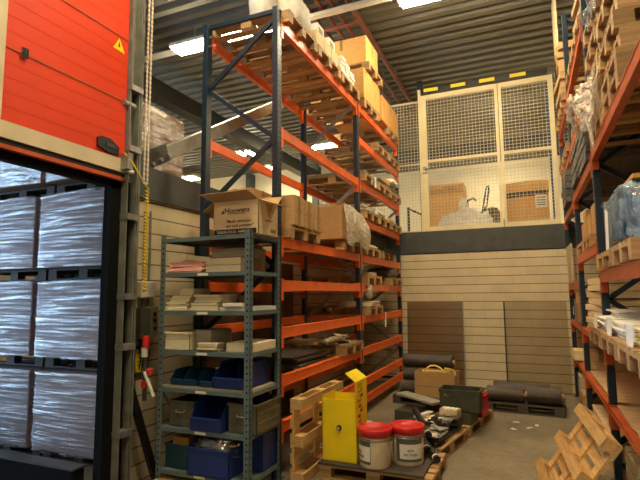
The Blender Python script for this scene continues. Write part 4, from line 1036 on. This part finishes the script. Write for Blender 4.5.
tag(MB().plate([(0, 0, 0), (0, .08, .01), (0, .07, .12), (0, 0, .11)], .003).build('paper_tag', 'paper'), 'white tag hanging from the plain brown box', 'tag', loc=(.555, 7.62, 1.33))
carton((.78, 7.7, 1.508), (.34, .4, .15), 'small tan box on top of the plain brown box', 'card', 'tape')
tag(B(-.2, .3, -.25, .25, 0, .03).build('flat_board', 'scrap'), 'grey flat board on the plank level in the middle bay', 'board', loc=(.85, 6.4, 1.224))
pl = thing('plank_pile', 'pile of weathered slats on the floor under the nearest planked level', 'planks', (1.08, 3.9, 0))
mb = MB()
for k in range(3):
    for j in range(9): mb.box(-.42, .42, -.98 + j * .215, -.98 + j * .215 + .15, .11 + k * .13, .13 + k * .13)
    for x in (-.38, 0, .38): mb.box(x - .045, x + .045, -.98, .9, k * .13, .11 + k * .13)
mb.build('slats', 'wood_pale', pl)
pl = thing('plank_pile', 'pile of tan planks on the floor under the planked level of the middle bay', 'planks', (1.05, 6.05, 0))
mb = MB()
for k in range(3):
    for j in range(8): mb.box(-.43, .43, -.9 + j * .2, -.9 + j * .2 + .19, .08 + k * .105, .105 + k * .105)
    for x in (-.38, 0, .38): mb.box(x - .045, x + .045, -.9, .7, k * .105, .08 + k * .105)
mb.build('planks', 'deck', pl)
tag(MB().plate([(0, 0, 0), (.30, -.05, 0), (.34, .22, 0), (.05, .26, 0)], .003).build('paper_sheet', 'paper'), 'white sheet lying on the lowest planks behind the tipped pallet', 'paper', loc=(.66, 5.75, .317))
carton((.70, 8.1, .676), (.3, .4, .14), 'low pale carton on the lower planks at the far end', 'card_pale', None)
tag(B(-.1, .1, -.2, .2, 0, .5).build('wooden_crate', 'wood_pale', bevel=.004), 'upright pale wooden crate on the floor at the far end of the rack', 'crate', loc=(.68, 7.8, 0))
tag(B(-.12, .1, -.2, .2, 0, .34).build('wooden_crate', 'card', bevel=.004), 'lower brown crate on the floor beside the upright pale one', 'crate', loc=(.68, 7.37, 0))

# ------------------------------------------------------------------ camera, world, view
f, yaw, pitch, roll_ = 484.7764, .4039, .111, -.0094
fw = Vector((-math.sin(yaw) * math.cos(pitch), math.cos(yaw) * math.cos(pitch), math.sin(pitch)))
rt = Vector((math.cos(yaw), math.sin(yaw), 0)); up = rt.cross(fw)
r2 = rt * math.cos(roll_) + up * math.sin(roll_); u2 = up * math.cos(roll_) - rt * math.sin(roll_)
cam = bpy.data.cameras.new('camera'); cam.sensor_width = 36; cam.lens = f / 640 * 36; cam.clip_start = .05; cam.clip_end = 100
co = bpy.data.objects.new('camera', cam); col.objects.link(co)
m = Matrix((r2, u2, -fw)).transposed().to_4x4(); m.translation = (0, 0, 1.65); co.matrix_world = m
sc.camera = co
w = bpy.data.worlds.new('world'); sc.world = w; w.use_nodes = True
w.node_tree.nodes['Background'].inputs[0].default_value = (.6, .5, .36, 1); w.node_tree.nodes['Background'].inputs[1].default_value = .05
sc.view_settings.view_transform = 'Standard'; sc.view_settings.look = 'None'; sc.view_settings.gamma = 1
sc.view_settings.use_curve_mapping = False; sc.view_settings.exposure = .5
sc.cycles.max_bounces = 8; sc.cycles.transparent_max_bounces = 12; sc.cycles.use_denoising = True
